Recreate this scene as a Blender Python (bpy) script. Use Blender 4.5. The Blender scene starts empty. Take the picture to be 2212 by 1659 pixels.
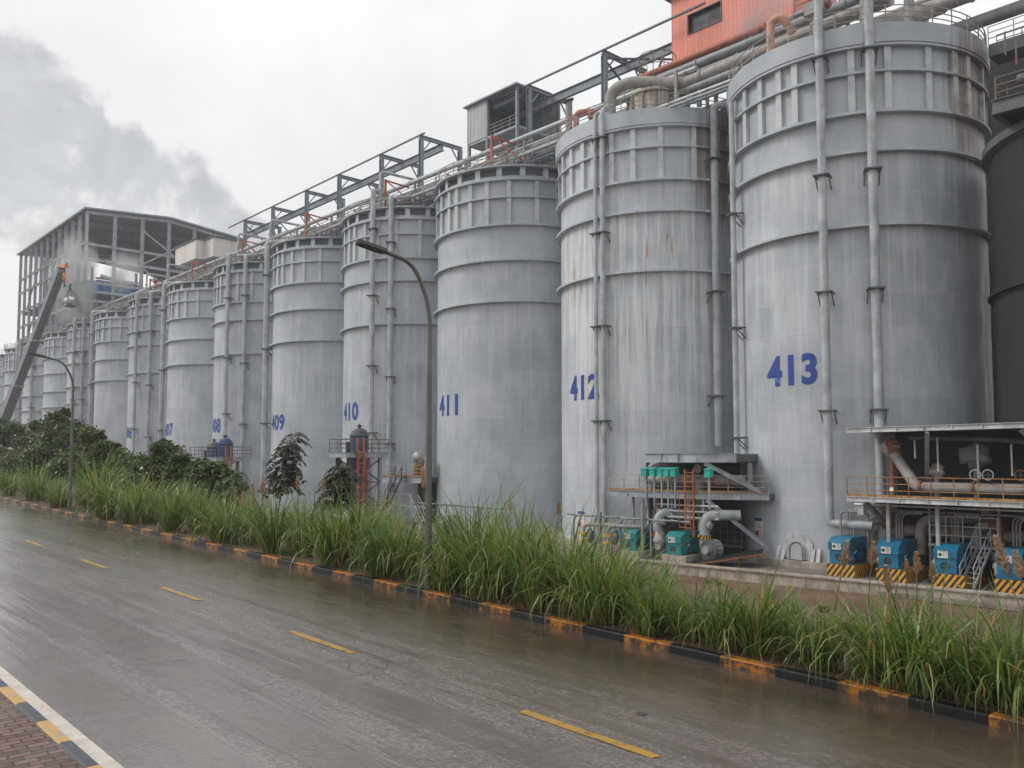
import bpy, bmesh, math, random
import numpy as np
from math import sin, cos, pi, radians, sqrt, atan2, degrees, hypot
from mathutils import Vector, Matrix
rnd = random.Random(7)
NR = np.random.default_rng(11)
scene = bpy.context.scene
COL = scene.collection

# ------------------------------------------------------------------ camera
# world: +x runs along the silo row towards the viewer's right, +y towards the plant
PHI, PITCH, CAMZ = 0.7374, 0.0625, 6.5
FPX, PPX, PPY = 1880.0, 1106.0, 876.3        # lens measured on the photo at 2212 px wide
cd = bpy.data.cameras.new('camera')
cam = bpy.data.objects.new('camera', cd)
COL.objects.link(cam)
scene.camera = cam
cam.location = (0, 0, CAMZ)
cam.rotation_euler = (pi/2 + PITCH, 0, pi/2 - PHI)
cd.sensor_width = 36
cd.lens = 36*FPX/2212
cd.shift_y = (PPY-829.5)/2212
cd.clip_end = 4000

# ------------------------------------------------------------------ sky + sun
SUN_EL, SUN_AZ = radians(42), (-0.75, -0.66)
world = bpy.data.worlds.new('World')
scene.world = world
world.use_nodes = True
wn, wl = world.node_tree.nodes, world.node_tree.links
wn.clear()
def wnode(t, **k):
    n = wn.new(t)
    for a, b in k.items():
        setattr(n, a, b)
    return n
w_out = wnode('ShaderNodeOutputWorld')
w_bg = wnode('ShaderNodeBackground')
w_bg.inputs['Strength'].default_value = 0.1
wl.new(w_bg.outputs[0], w_out.inputs[0])
w_sky = wnode('ShaderNodeTexSky', sky_type='NISHITA', sun_disc=False)
w_sky.sun_elevation = SUN_EL
w_sky.sun_rotation = atan2(SUN_AZ[0], SUN_AZ[1])
w_sky.air_density = 1.5
w_sky.dust_density = 3.0
w_tc = wnode('ShaderNodeTexCoord')
def pxdir(px, py):
    X, Z = (px-PPX)/FPX, (PPY-py)/FPX
    c, s = cos(PITCH), sin(PITCH)
    X, Y, Z = X, c-s*Z, s+c*Z
    v = Vector((sin(PHI)*X-cos(PHI)*Y, cos(PHI)*X+sin(PHI)*Y, Z))
    return v
def wmath(op, a, b=None, clamp=False):
    n = wnode('ShaderNodeMath', operation=op, use_clamp=clamp)
    for i, q in enumerate((a, b)):
        if q is None: continue
        if isinstance(q, (int, float)): n.inputs[i].default_value = q
        else: wl.new(q, n.inputs[i])
    return n.outputs[0]
def wdot(v):
    n = wnode('ShaderNodeVectorMath', operation='DOT_PRODUCT')
    wl.new(w_tc.outputs['Generated'], n.inputs[0])
    n.inputs[1].default_value = v
    return n.outputs['Value']
def wnoise(scale, detail, rough, vec=None, dist=0.0):
    n = wnode('ShaderNodeTexNoise')
    n.inputs['Scale'].default_value = scale
    n.inputs['Detail'].default_value = detail
    n.inputs['Roughness'].default_value = rough
    n.inputs['Distortion'].default_value = dist
    wl.new(vec or w_tc.outputs['Generated'], n.inputs['Vector'])
    return n.outputs[0]
# grey cloud bank low in the left of the sky, along a sloping line of directions
d0, d1 = pxdir(-120, 262).normalized(), pxdir(590, 520).normalized()
e1 = (d1-d0).normalized()
dm = ((d0+d1)/2).normalized()
e2 = dm.cross(e1).normalized()
if e2.z < 0: e2 = -e2
half = (d1-d0).length/2
along = wdot(e1); across = wdot(e2)
am = e1.dot((d0+d1)/2); cm = e2.dot((d0+d1)/2)
u_ = wmath('DIVIDE', wmath('SUBTRACT', along, am), half*1.06)
v_ = wmath('DIVIDE', wmath('SUBTRACT', across, cm), wmath('MAXIMUM', wmath('MULTIPLY', 0.056, wmath('SUBTRACT', 1.0, wmath('MULTIPLY', u_, 0.62))), 0.012))
r2 = wmath('ADD', wmath('MULTIPLY', wmath('MULTIPLY', u_, u_), wmath('MULTIPLY', u_, u_)), wmath('MULTIPLY', v_, v_))
front = wmath('GREATER_THAN', wdot(dm), 0.3)
bank = wmath('SUBTRACT', 1.25, wmath('MULTIPLY', r2, 0.8))
nz = wnoise(9.0, 8, 0.56, dist=0.2)
bank = wmath('ADD', bank, wmath('MULTIPLY', wmath('SUBTRACT', nz, 0.5), 5.4))
rmp = wnode('ShaderNodeMapRange', interpolation_type='SMOOTHSTEP')
rmp.inputs[1].default_value = 0.0; rmp.inputs[2].default_value = 0.72
wl.new(bank, rmp.inputs[0])
bankm = wmath('MULTIPLY', rmp.outputs[0], front)
fade = wnode('ShaderNodeMapRange', interpolation_type='SMOOTHSTEP'); wl.new(r2, fade.inputs[0]); fade.inputs[1].default_value = 4.0; fade.inputs[2].default_value = 1.6
bankm = wmath('MULTIPLY', bankm, fade.outputs[0])
soft = wnoise(2.3, 7, 0.56, dist=0.5)
sep = wnode('ShaderNodeSeparateXYZ'); wl.new(w_tc.outputs['Generated'], sep.inputs[0])
bright = wmath('ADD', 7.9, wmath('MULTIPLY', wmath('SUBTRACT', soft, 0.5), 6.0))
bright = wmath('ADD', bright, wmath('MULTIPLY', wmath('MAXIMUM', sep.outputs[2], 0.0), 0.9))
bright = wmath('MULTIPLY', bright, wmath('SUBTRACT', 1.0, wmath('MULTIPLY', bankm, wmath('ADD', 0.10, wmath('MULTIPLY', wnoise(13.0, 6, 0.6, dist=0.4), 0.46)))))
cmb = wnode('ShaderNodeCombineColor')
wl.new(bright, cmb.inputs[0])
wl.new(wmath('MULTIPLY', bright, 1.0), cmb.inputs[1])
wl.new(wmath('MULTIPLY', bright, 1.0), cmb.inputs[2])
tint = wnode('ShaderNodeMixRGB', blend_type='MULTIPLY'); tint.inputs[0].default_value = 1
warm = wnode('ShaderNodeMixRGB')      # slightly warm towards the horizon, cool cloud bank
hz = wnode('ShaderNodeMapRange'); wl.new(sep.outputs[2], hz.inputs[0])
hz.inputs[1].default_value = 0.30; hz.inputs[2].default_value = 0.02
wl.new(hz.outputs[0], warm.inputs[0])
warm.inputs[1].default_value = (0.995, 1.0, 1.0, 1); warm.inputs[2].default_value = (1.0, 0.965, 0.94, 1)
cool = wnode('ShaderNodeMixRGB'); wl.new(bankm, cool.inputs[0])
wl.new(warm.outputs[0], cool.inputs[1]); cool.inputs[2].default_value = (0.965, 0.985, 1.0, 1)
wl.new(cmb.outputs[0], tint.inputs[1]); wl.new(cool.outputs[0], tint.inputs[2])
mixs = wnode('ShaderNodeMixRGB'); mixs.inputs[0].default_value = 0.94
wl.new(w_sky.outputs[0], mixs.inputs[1]); wl.new(tint.outputs[0], mixs.inputs[2])
wl.new(mixs.outputs[0], w_bg.inputs['Color'])

sd = bpy.data.lights.new('sun', 'SUN')
sd.energy = 1.3; sd.angle = radians(20); sd.color = (1.0, 0.96, 0.90)
sun = bpy.data.objects.new('sun', sd); COL.objects.link(sun)
_h = Vector((SUN_AZ[0], SUN_AZ[1], 0)).normalized()*cos(SUN_EL) + Vector((0, 0, sin(SUN_EL)))
sun.rotation_euler = _h.to_track_quat('Z', 'Y').to_euler()
sun.location = (-40, -60, 80)
scene.view_settings.view_transform = 'Standard'
scene.view_settings.look = 'None'
scene.view_settings.exposure = 0.27
scene.view_settings.gamma = 1.0
scene.cycles.volume_bounces = 0
scene.cycles.max_bounces = 6
scene.cycles.transparent_max_bounces = 8
scene.cycles.use_denoising = True

# ------------------------------------------------------------------ measuring helper
def at(px, py, y=None, z=None, x=None):
    d = pxdir(px, py)
    t = y/d.y if y is not None else ((z-CAMZ)/d.z if z is not None else x/d.x)
    return Vector((d.x*t, d.y*t, CAMZ+d.z*t))

# ------------------------------------------------------------------ object helpers
ORG = {}
class MB:
    def __init__(s):
        s.v, s.f, s.mi, s.sm, s.uv, s.hasuv = [], [], [], [], [], False
    def add(s, vs, fs, mi=0, smooth=False, uvs=None):
        b = len(s.v)
        s.v += [tuple(v) for v in vs]
        s.uv += list(uvs) if uvs else [(0.0, 0.0)]*len(vs)
        if uvs: s.hasuv = True
        for f in fs:
            s.f.append([b+i for i in f]); s.mi.append(mi); s.sm.append(smooth)
        return s
    def box(s, c, d, rz=0.0, mi=0, rot=None):
        hx, hy, hz = d[0]/2, d[1]/2, d[2]/2
        m = rot if rot is not None else Matrix.Rotation(rz, 3, 'Z')
        c = Vector(c)
        vs = [c + m @ Vector((sx*hx, sy*hy, sz*hz)) for sz in (-1, 1) for sx, sy in ((-1, -1), (1, -1), (1, 1), (-1, 1))]
        return s.add(vs, [(3, 2, 1, 0), (4, 5, 6, 7), (0, 1, 5, 4), (1, 2, 6, 5), (2, 3, 7, 6), (3, 0, 4, 7)], mi)
    def beam(s, p, q, w, h=None, mi=0, up=(0, 0, 1)):
        p, q = Vector(p), Vector(q); h = h or w
        z = (q-p); L = z.length; z = z/L
        u = Vector(up)
        if abs(z.dot(u)) > 0.98: u = Vector((0, 1, 0))
        xx = u.cross(z).normalized(); yy = z.cross(xx)
        m = Matrix((xx, yy, z)).transposed()
        return s.box((p+q)/2, (w, h, L), mi=mi, rot=m)
    def ibeam(s, p, q, h, w, t=0.03, mi=0, up=(0, 0, 1)):
        p, q = Vector(p), Vector(q)
        z = (q-p).normalized(); u = Vector(up)
        if abs(z.dot(u)) > 0.98: u = Vector((0, 1, 0))
        xx = u.cross(z).normalized(); yy = z.cross(xx)
        s.beam(p, q, t, h-2*t, mi, up)
        for k in (-1, 1):
            o = yy*(k*(h-t)/2)
            s.beam(p+o, q+o, w, t, mi, up)
        return s
    def tube(s, pts, r, n=8, mi=0, caps=True, smooth=True):
        pts = [Vector(p) for p in pts]
        rs = r if isinstance(r, (list, tuple)) else [r]*len(pts)
        t = (pts[1]-pts[0]).normalized()
        a = Vector((0, 0, 1)) if abs(t.z) < 0.9 else Vector((1, 0, 0))
        xx = a.cross(t).normalized()
        vs, fs = [], []
        for i, p in enumerate(pts):
            t = (pts[min(i+1, len(pts)-1)]-pts[max(i-1, 0)]).normalized()
            xx = (xx - t*xx.dot(t)).normalized(); yy = t.cross(xx)
            for k in range(n):
                w = 2*pi*k/n
                vs.append(p + (xx*cos(w)+yy*sin(w))*rs[i])
        for i in range(len(pts)-1):
            for k in range(n):
                k2 = (k+1) % n
                fs.append((i*n+k, i*n+k2, (i+1)*n+k2, (i+1)*n+k))
        s.add(vs, fs, mi, smooth)
        if caps:
            s.add(vs[:n], [tuple(range(n))[::-1]], mi)
            s.add(vs[-n:], [tuple(range(n))], mi)
        return s
    def lathe(s, prof, c=(0, 0), a0=0.0, a1=360.0, n=48, mi=0, smooth=True, closed=False):
        """prof: (r, z) pairs; every profile segment is its own strip, so its edges stay sharp"""
        full = abs(a1-a0) >= 359.9
        segs = list(zip(prof[:-1], prof[1:])) + ([(prof[-1], prof[0])] if closed else [])
        for (r0, z0), (r1, z1) in segs:
            vs, uv, fs = [], [], []
            for k in range(n+1):
                a = radians(a0+(a1-a0)*k/n)
                vs += [(c[0]+r0*cos(a), c[1]+r0*sin(a), z0), (c[0]+r1*cos(a), c[1]+r1*sin(a), z1)]
                uv += [(a*max(r0, r1), z0), (a*max(r0, r1), z1)]
            for k in range(n):
                fs.append((2*k, 2*k+2, 2*k+3, 2*k+1))
            s.add(vs, fs, mi, smooth, uv)
        return s
    def disc(s, c, r, z, n=48, mi=0):
        return s.add([(c[0]+r*cos(2*pi*k/n), c[1]+r*sin(2*pi*k/n), z) for k in range(n)], [tuple(range(n))], mi)
    def prism(s, poly, z0, z1, mi=0):
        n = len(poly)
        vs = [(x, y, z0) for x, y in poly]+[(x, y, z1) for x, y in poly]
        fs = [tuple(range(n))[::-1], tuple(range(n, 2*n))]+[(i, (i+1) % n, n+(i+1) % n, n+i) for i in range(n)]
        return s.add(vs, fs, mi)
    def blob(s, c, r, mi=0, jit=0.18, seed=0, nu=10, nv=7):
        R = random.Random(seed); c = Vector(c)
        r = r if isinstance(r, (tuple, list)) else (r, r, r)
        vs, fs = [], []
        for j in range(nv+1):
            for i in range(nu):
                th, ph = pi*j/nv, 2*pi*i/nu
                k = 1+(R.random()-.5)*2*jit
                vs.append(c+Vector((r[0]*k*sin(th)*cos(ph), r[1]*k*sin(th)*sin(ph), r[2]*k*cos(th))))
        for j in range(nv):
            for i in range(nu):
                fs.append((j*nu+i, (j+1)*nu+i, (j+1)*nu+(i+1) % nu, j*nu+(i+1) % nu))
        return s.add(vs, fs, mi, True)
    def build(s, name, mats, parent=None, loc=None):
        """world-coordinate vertices; stored relative to the parent thing's base"""
        o0 = Vector(loc) if loc is not None else (ORG[parent.name] if parent else Vector((0, 0, 0)))
        me = bpy.data.meshes.new(name)
        me.from_pydata([(v[0]-o0.x, v[1]-o0.y, v[2]-o0.z) for v in s.v], [], s.f)
        mats = mats if isinstance(mats, (list, tuple)) else [mats]
        for m in mats: me.materials.append(m)
        me.polygons.foreach_set('material_index', s.mi)
        me.polygons.foreach_set('use_smooth', s.sm)
        if s.hasuv:
            lay = me.uv_layers.new(name='UVMap')
            li = np.zeros(len(me.loops), dtype=np.int32); me.loops.foreach_get('vertex_index', li)
            lay.data.foreach_set('uv', np.array(s.uv, dtype=np.float32)[li].ravel())
        me.update()
        o = bpy.data.objects.new(name, me); COL.objects.link(o)
        if parent: o.parent = parent
        else: o.location = o0
        ORG[o.name] = o0
        return o
def fillet(pts, rad, k=6):
    pts = [Vector(p) for p in pts]
    out = [pts[0]]
    for i in range(1, len(pts)-1):
        a, b, c = pts[i-1], pts[i], pts[i+1]
        r = min(rad, (a-b).length*.49, (c-b).length*.49)
        p, q = b+(a-b).normalized()*r, b+(c-b).normalized()*r
        for j in range(k+1):
            t = j/k
            out.append(p*(1-t)**2+b*2*t*(1-t)+q*t*t)
    return out+[pts[-1]]
def thing(name, label, cat, loc=(0, 0, 0), rz=0.0, group=None):
    o = bpy.data.objects.new(name, None); COL.objects.link(o)
    o.empty_display_size = .3
    o.location = loc; o.rotation_euler = (0, 0, rz)
    ORG[o.name] = Vector(loc)
    return tag(o, label, cat, group)
def tag(o, label, cat, group=None, kind=None):
    if label: o['label'] = label
    if cat: o['category'] = cat
    if group: o['group'] = group
    if kind: o['kind'] = kind
    return o
def struct(o, label=None):
    o['kind'] = 'structure'
    if label: o['label'] = label
    return o
def dup(root, loc=None, rz=None, label=None, group=None, scale=None):
    r = root.copy(); COL.objects.link(r)
    if loc is not None: r.location = loc; ORG[r.name] = Vector(loc)
    if rz is not None: r.rotation_euler = (0, 0, rz)
    if scale is not None: r.scale = (scale,)*3 if isinstance(scale, (int, float)) else scale
    if label: r['label'] = label
    if group: r['group'] = group
    def kids(a, b):
        for ch in list(a.children):
            c = ch.copy(); COL.objects.link(c); c.parent = b
            kids(ch, c)
    kids(root, r)
    return r
def np_mesh(name, V, Q, mat, smooth=False):
    me = bpy.data.meshes.new(name)
    V = np.asarray(V, np.float32); Q = np.asarray(Q, np.int32)
    me.vertices.add(len(V)); me.vertices.foreach_set('co', V.ravel())
    me.loops.add(Q.size); me.loops.foreach_set('vertex_index', Q.ravel())
    me.polygons.add(len(Q))
    me.polygons.foreach_set('loop_start', np.arange(0, Q.size, Q.shape[1], dtype=np.int32))
    if smooth: me.polygons.foreach_set('use_smooth', np.ones(len(Q), dtype=bool))
    me.materials.append(mat); me.update(calc_edges=True); me.validate()
    return me

# ------------------------------------------------------------------ materials
class NT:
    def __init__(s, name):
        s.m = bpy.data.materials.new(name); s.m.use_nodes = True
        s.n, s.l = s.m.node_tree.nodes, s.m.node_tree.links
        s.b = s.n['Principled BSDF']; s.out = s.n['Material Output']
        s.geo = s.n.new('ShaderNodeNewGeometry')
    def val(s, sock, v):
        if isinstance(v, bpy.types.NodeSocket): s.l.new(v, sock)
        else: sock.default_value = v if not (isinstance(v, tuple) and len(v) == 3 and sock.type == 'RGBA') else (*v, 1)
    def pos(s): return s.geo.outputs['Position']
    def coord(s, k='Object'):
        t = s.n.new('ShaderNodeTexCoord'); return t.outputs[k]
    def map(s, vec, scale=(1, 1, 1), loc=(0, 0, 0), rot=(0, 0, 0)):
        n = s.n.new('ShaderNodeMapping'); s.l.new(vec, n.inputs[0])
        n.inputs['Scale'].default_value = scale; n.inputs['Location'].default_value = loc; n.inputs['Rotation'].default_value = rot
        return n.outputs[0]
    def noise(s, vec, scale=1, detail=4, rough=.55, dist=0):
        n = s.n.new('ShaderNodeTexNoise'); s.l.new(vec, n.inputs['Vector'])
        n.inputs['Scale'].default_value = scale; n.inputs['Detail'].default_value = detail
        n.inputs['Roughness'].default_value = rough; n.inputs['Distortion'].default_value = dist
        return n.outputs[0]
    def rng(s, v, a, b, c=0.0, d=1.0, smooth=True):
        n = s.n.new('ShaderNodeMapRange')
        if smooth: n.interpolation_type = 'SMOOTHSTEP'
        s.l.new(v, n.inputs[0])
        for i, q in enumerate((a, b, c, d)): n.inputs[i+1].default_value = q
        return n.outputs[0]
    def math(s, op, a, b=0.0, clamp=False):
        n = s.n.new('ShaderNodeMath'); n.operation = op; n.use_clamp = clamp
        s.val(n.inputs[0], a); s.val(n.inputs[1], b)
        return n.outputs[0]
    def mix(s, f, a, b, mode='MIX'):
        n = s.n.new('ShaderNodeMixRGB'); n.blend_type = mode
        s.val(n.inputs[0], f); s.val(n.inputs[1], a); s.val(n.inputs[2], b)
        return n.outputs[0]
    def sep(s, vec):
        n = s.n.new('ShaderNodeSeparateXYZ'); s.l.new(vec, n.inputs[0]); return n.outputs
    def bump(s, h, strength=.3, dist=.02):
        n = s.n.new('ShaderNodeBump'); n.inputs['Strength'].default_value = strength; n.inputs['Distance'].default_value = dist
        s.l.new(h, n.inputs['Height']); s.l.new(n.outputs[0], s.b.inputs['Normal'])
    def set(s, **k):
        for a, v in k.items():
            s.val(s.b.inputs[{'col': 'Base Color', 'rough': 'Roughness', 'metal': 'Metallic', 'spec': 'Specular IOR Level'}[a]], v)
        return s
def paint(name, col, rough=.55, metal=0.0, var=.22, grime=(.09, .075, .06), amt=.35, scale=1.2, rust=0.0, streak=True, bump=0.0):
    """weathered paint: mottled tone, dirt that runs down the faces, optional rust patches"""
    t = NT(name); p = t.pos()
    a = t.noise(p, scale, 5, .6)
    c = t.mix(t.rng(a, .3, .7), tuple(x*(1-var) for x in col), tuple(min(1, x*(1+var)) for x in col))
    g = t.noise(t.map(p, (2.2, 2.2, .35 if streak else 2.2)), scale*1.6, 6, .62)
    c = t.mix(t.math('MULTIPLY', t.rng(g, .48, .74), amt), c, grime)
    if rust:
        r = t.noise(t.map(p, (1, 1, .5)), scale*2.1, 6, .68)
        rc = t.mix(t.noise(p, 9, 2), (.30, .10, .03), (.15, .055, .025))
        c = t.mix(t.math('MULTIPLY', t.rng(r, .60-.25*rust, .70-.15*rust), .9), c, rc)
    t.set(col=c, rough=t.rng(a, .2, .8, max(.05, rough-.12), min(1, rough+.12)), metal=metal)
    if bump: t.bump(t.noise(p, 14, 4), bump, .01)
    return t.m
STEEL = paint('painted_steel', (.33, .36, .39), .5, amt=.3)
STEEL_D = paint('dark_steel', (.10, .11, .12), .55, amt=.3)
STEEL_L = paint('pale_steel', (.46, .48, .49), .45, amt=.35)
GANTRY = paint('gantry_steel', (.20, .23, .265), .55, amt=.3)
PIPE = paint('pipe_paint', (.40, .43, .45), .42, amt=.4, scale=.8)
PIPE_DUSTY = paint('dusty_pipe', (.30, .285, .27), .6, amt=.5)
DUCT = paint('duct_metal', (.22, .235, .25), .5, amt=.45)
RECESS_SHADE = paint('recess_shade_black', (.010, .010, .011), .7, amt=.15, grime=(.03, .025, .02))  # black for the added panels that stand for shade under the platforms
BLACK = paint('black_steel', (.030, .030, .034), .6, amt=.3)
NEAR_BLACK = paint('near_black_steel', (.017, .018, .020), .7, amt=.3, grime=(.05, .04, .03))  # near-black; on the right-edge silo it also carries the gap's shade
RUST = paint('rusty_metal', (.24, .10, .045), .75, amt=.4, rust=.5)
RAIL = paint('railing_paint', (.36, .33, .30), .55, amt=.4, rust=.35, scale=2.5)
RAIL_Y = paint('yellow_railing', (.40, .22, .06), .55, amt=.5, rust=.75, scale=2.2)
RAIL_TOP = paint('dark_railing', (.16, .14, .13), .6, amt=.4, rust=.4)
ORANGE = paint('orange_paint', (.42, .12, .045), .5, amt=.45, rust=.5)
BRACE = paint('red_oxide_paint', (.42, .12, .075), .6, amt=.3, rust=.3)
CONC = paint('concrete', (.36, .31, .27), .8, var=.3, grime=(.12, .075, .055), amt=.75, scale=1.4, bump=.4)
WHITE = paint('white_panel', (.72, .71, .69), .5, amt=.2)
PLASTIC = paint('plastic_wrap', (.40, .36, .33), .35, amt=.4, scale=4, streak=False, bump=.8)
BLUE = paint('blue_motor_paint', (.008, .15, .27), .38, amt=.30, scale=2.2)
TEAL = paint('teal_motor_paint', (.008, .19, .20), .4, amt=.30, scale=2.2)
TEAL_BOX = paint('teal_box_paint', (.03, .36, .31), .4, amt=.15)
NAVY = paint('slate_blue_paint', (.055, .085, .14), .5, amt=.3)
NAVY_B = paint('blue_drum_paint', (.02, .065, .18), .45, amt=.3)
CRANE = paint('crane_grey', (.19, .20, .23), .5, amt=.2)
CRANE_O = paint('crane_orange', (.62, .23, .07), .5, amt=.2)
LAMPM = paint('lamp_post_paint', (.13, .125, .12), .4, metal=.3, amt=.2)
LAMPH = paint('lamp_head_paint', (.045, .045, .045), .45, amt=.1)
GLASS = paint('lamp_glass', (.09, .08, .07), .2, amt=.1)
BARK = paint('bark', (.05, .035, .025), .9, amt=.4)
NUM = paint('number_paint', (.010, .052, .29), .5, var=.12, amt=.12)
RED = paint('red_mark', (.45, .03, .04), .5)
def corrugated(name, col, period=.25, axis=0, amt=.25, lo=.80):
    t = NT(name); p = t.pos(); sx = t.sep(p)
    w = t.math('FRACT', t.math('DIVIDE', t.math('ADD', sx[0], sx[1]), period))
    ridge = t.math('LESS_THAN', w, .12)
    a = t.noise(t.map(p, (.5, .5, .12)), 1.2, 5, .6)
    c = t.mix(t.rng(a, .3, .7), tuple(x*.85 for x in col), tuple(min(1, x*1.12) for x in col))
    c = t.mix(t.math('MULTIPLY', ridge, 1-lo), c, (.05, .03, .03))
    t.set(col=c, rough=.5)
    t.bump(t.math('SUBTRACT', 1.0, ridge), .5, .03)
    return t.m
ORANGE_SHEET = corrugated('orange_corrugated_sheet', (.72, .21, .14), .36, lo=.66)
GREY_SHEET = corrugated('grey_corrugated_sheet', (.42, .43, .43), .60, lo=.6)
WHITE_SHEET = corrugated('white_corrugated_sheet', (.66, .62, .59), .45)
def stripes(name, ca, cb, period=.32, wear=.35):
    t = NT(name); p = t.pos(); s = t.sep(p)
    q = t.math('ADD', t.math('ADD', s[0], t.math('MULTIPLY', s[1], 1.4)), t.math('MULTIPLY', s[2], -.75))
    m = t.math('LESS_THAN', t.math('FRACT', t.math('DIVIDE', q, period)), .5)
    c = t.mix(m, cb, ca)
    n = t.noise(p, 3.5, 6, .65)
    c = t.mix(t.math('MULTIPLY', t.rng(n, .5, .68), wear), c, (.13, .07, .045))
    t.set(col=c, rough=.6)
    return t.m
HAZARD = stripes('hazard_stripes', (.70, .34, .03), (.022, .02, .02))

# ---------------------------------------------------------------- setting
SLOPE = 0.0204
def road_z(x):
    x = max(-260.0, min(60.0, x))
    return 3.22-SLOPE*x
KY = 11.46       # road-side face of the far kerb
t = NT('wet_asphalt'); p = t.pos(); sp = t.sep(p)
lane = t.map(p, (.035, 1.0, 1.0))
track = t.rng(t.noise(lane, 1.25, 5, .58, .25), .45, .60)          # wheel-worn bands along the road
patch = t.noise(t.map(p, (.5, 1, 1)), .55, 6, .62)
streak = t.noise(t.map(p, (.18, 1, 1), rot=(0, 0, .05)), 4.2, 6, .66, .3)
fine = t.noise(p, 44, 3, .6); grit = t.noise(p, 17, 5, .66)
near = t.rng(t.math('ADD', sp[1], t.math('MULTIPLY', t.math('SUBTRACT', patch, .5), 5.0)), 7.0, 10.4)   # silt-washed half
film = t.math('MAXIMUM', near, t.math('MULTIPLY', track, t.rng(patch, .34, .58, .45, 1.0)))
soft_ = t.math('ADD', t.math('MULTIPLY', streak, .35), t.math('MULTIPLY', grit, .65))
c = t.mix(t.rng(soft_, .36, .66), (.072, .053, .047), (.225, .186, .172))
c = t.mix(t.math('MULTIPLY', t.rng(fine, .50, .70), .45), c, (.032, .027, .025))
c = t.mix(t.math('MULTIPLY', film, .88), c, t.mix(t.rng(patch, .3, .7), (.046, .031, .022), (.088, .058, .038)))
c = t.mix(t.math('MULTIPLY', t.rng(fine, .74, .80), .25), c, (.24, .22, .20))
vor = t.n.new('ShaderNodeTexVoronoi'); vor.feature = 'DISTANCE_TO_EDGE'; vor.inputs['Scale'].default_value = .22
dis = t.n.new('ShaderNodeVectorMath'); dis.operation = 'ADD'
wob = t.n.new('ShaderNodeTexNoise'); wob.inputs['Scale'].default_value = 1.3; wob.inputs['Detail'].default_value = 5; t.l.new(p, wob.inputs['Vector'])
wsc = t.n.new('ShaderNodeVectorMath'); wsc.operation = 'SCALE'; wsc.inputs['Scale'].default_value = 1.6; t.l.new(wob.outputs['Color'], wsc.inputs[0])
t.l.new(t.map(p, (.55, 1, 1)), dis.inputs[0]); t.l.new(wsc.outputs[0], dis.inputs[1]); t.l.new(dis.outputs[0], vor.inputs['Vector'])
crack = t.math('MULTIPLY', t.math('LESS_THAN', vor.outputs[0], .006), t.rng(t.noise(p, .25, 3), .46, .56))
joint = t.math('LESS_THAN', t.math('ABSOLUTE', t.math('SUBTRACT', sp[1], t.math('ADD', 7.28, t.math('MULTIPLY', wob.outputs[0], .08)))), .014)
line_ = t.math('MAXIMUM', crack, t.math('MULTIPLY', joint, t.rng(t.noise(p, .6, 2), .42, .52)))
c = t.mix(t.math('MULTIPLY', line_, .75), c, (.02, .017, .015))
rr = t.math('ADD', .15, t.math('MULTIPLY', t.rng(soft_, .36, .64), .16))
t.set(col=c, rough=t.math('ADD', t.math('MULTIPLY', rr, t.math('SUBTRACT', 1.0, film)), t.math('MULTIPLY', film, t.math('ADD', t.rng(patch, .3, .7, .14, .28), t.math('MULTIPLY', t.rng(streak, .4, .66), .08)))), spec=.9)
chop = t.noise(t.map(p, (.8, 1.0, 1), rot=(0, 0, .62)), 7.5, 5, .66, .6)
hgt = t.math('ADD', t.math('MULTIPLY', chop, .55), t.math('ADD', t.math('MULTIPLY', grit, 1.0), t.math('MULTIPLY', fine, .45)))
t.bump(t.math('MULTIPLY', hgt, t.math('SUBTRACT', 1.0, t.math('MULTIPLY', film, .90))), .36, .03)
t.b.inputs['Coat Weight'].default_value = .85; t.b.inputs['Coat IOR'].default_value = 1.36; t.b.inputs['Coat Roughness'].default_value = .17
cb = t.n.new('ShaderNodeBump'); cb.inputs['Strength'].default_value = .12; cb.inputs['Distance'].default_value = .03
t.l.new(t.math('MULTIPLY', hgt, t.math('SUBTRACT', 1.0, t.math('MULTIPLY', film, .8))), cb.inputs['Height']); t.l.new(cb.outputs[0], t.b.inputs['Coat Normal'])
ROAD = t.m
t = NT('worn_yellow_line'); p = t.pos()
n = t.noise(p, 7, 6, .65)
t.set(col=t.mix(t.rng(n, .47, .68), (.38, .21, .03), (.11, .075, .04)), rough=.4)
LINE = t.m
def strip_mesh(name, mat, y0, y1, dz, x0=-420, x1=70, step=5, kind=True, parent=None):
    m = MB(); xs = list(np.arange(x0, x1+.1, step))
    vs = []
    for x in xs: vs += [(x, y0, road_z(x)+dz), (x, y1, road_z(x)+dz)]
    m.add(vs, [(2*i, 2*i+2, 2*i+3, 2*i+1) for i in range(len(xs)-1)])
    o = m.build(name, mat, parent)
    if kind: struct(o)
    return o
road = strip_mesh('road', ROAD, 2.9, KY+.05, 0)
xs = -5.96
k = 0
while xs > -130:
    L = 2.1
    m = MB()
    pts = [(xs-L, 7.44), (xs-.04, 7.44), (xs, 7.585), (xs-L-.04, 7.585)]
    m.add([(x, y, road_z(x)+.006) for x, y in pts], [(0, 1, 2, 3)])
    struct(m.build('lane_marking', LINE, road))
    xs -= 5.98
# drain hole in the lane
m = MB(); m.disc((-7.05, 8.57), .055, road_z(-7.05)+.008, 12)
m.lathe([(.055, road_z(-7.05)+.008), (.075, road_z(-7.05)+.003)], (-7.05, 8.57), n=12)
tag(m.build('drain_hole', BLACK, loc=(-7.05, 8.57, road_z(-7.05))), 'small dark round drain hole in the wet lane', 'drain')
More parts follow.
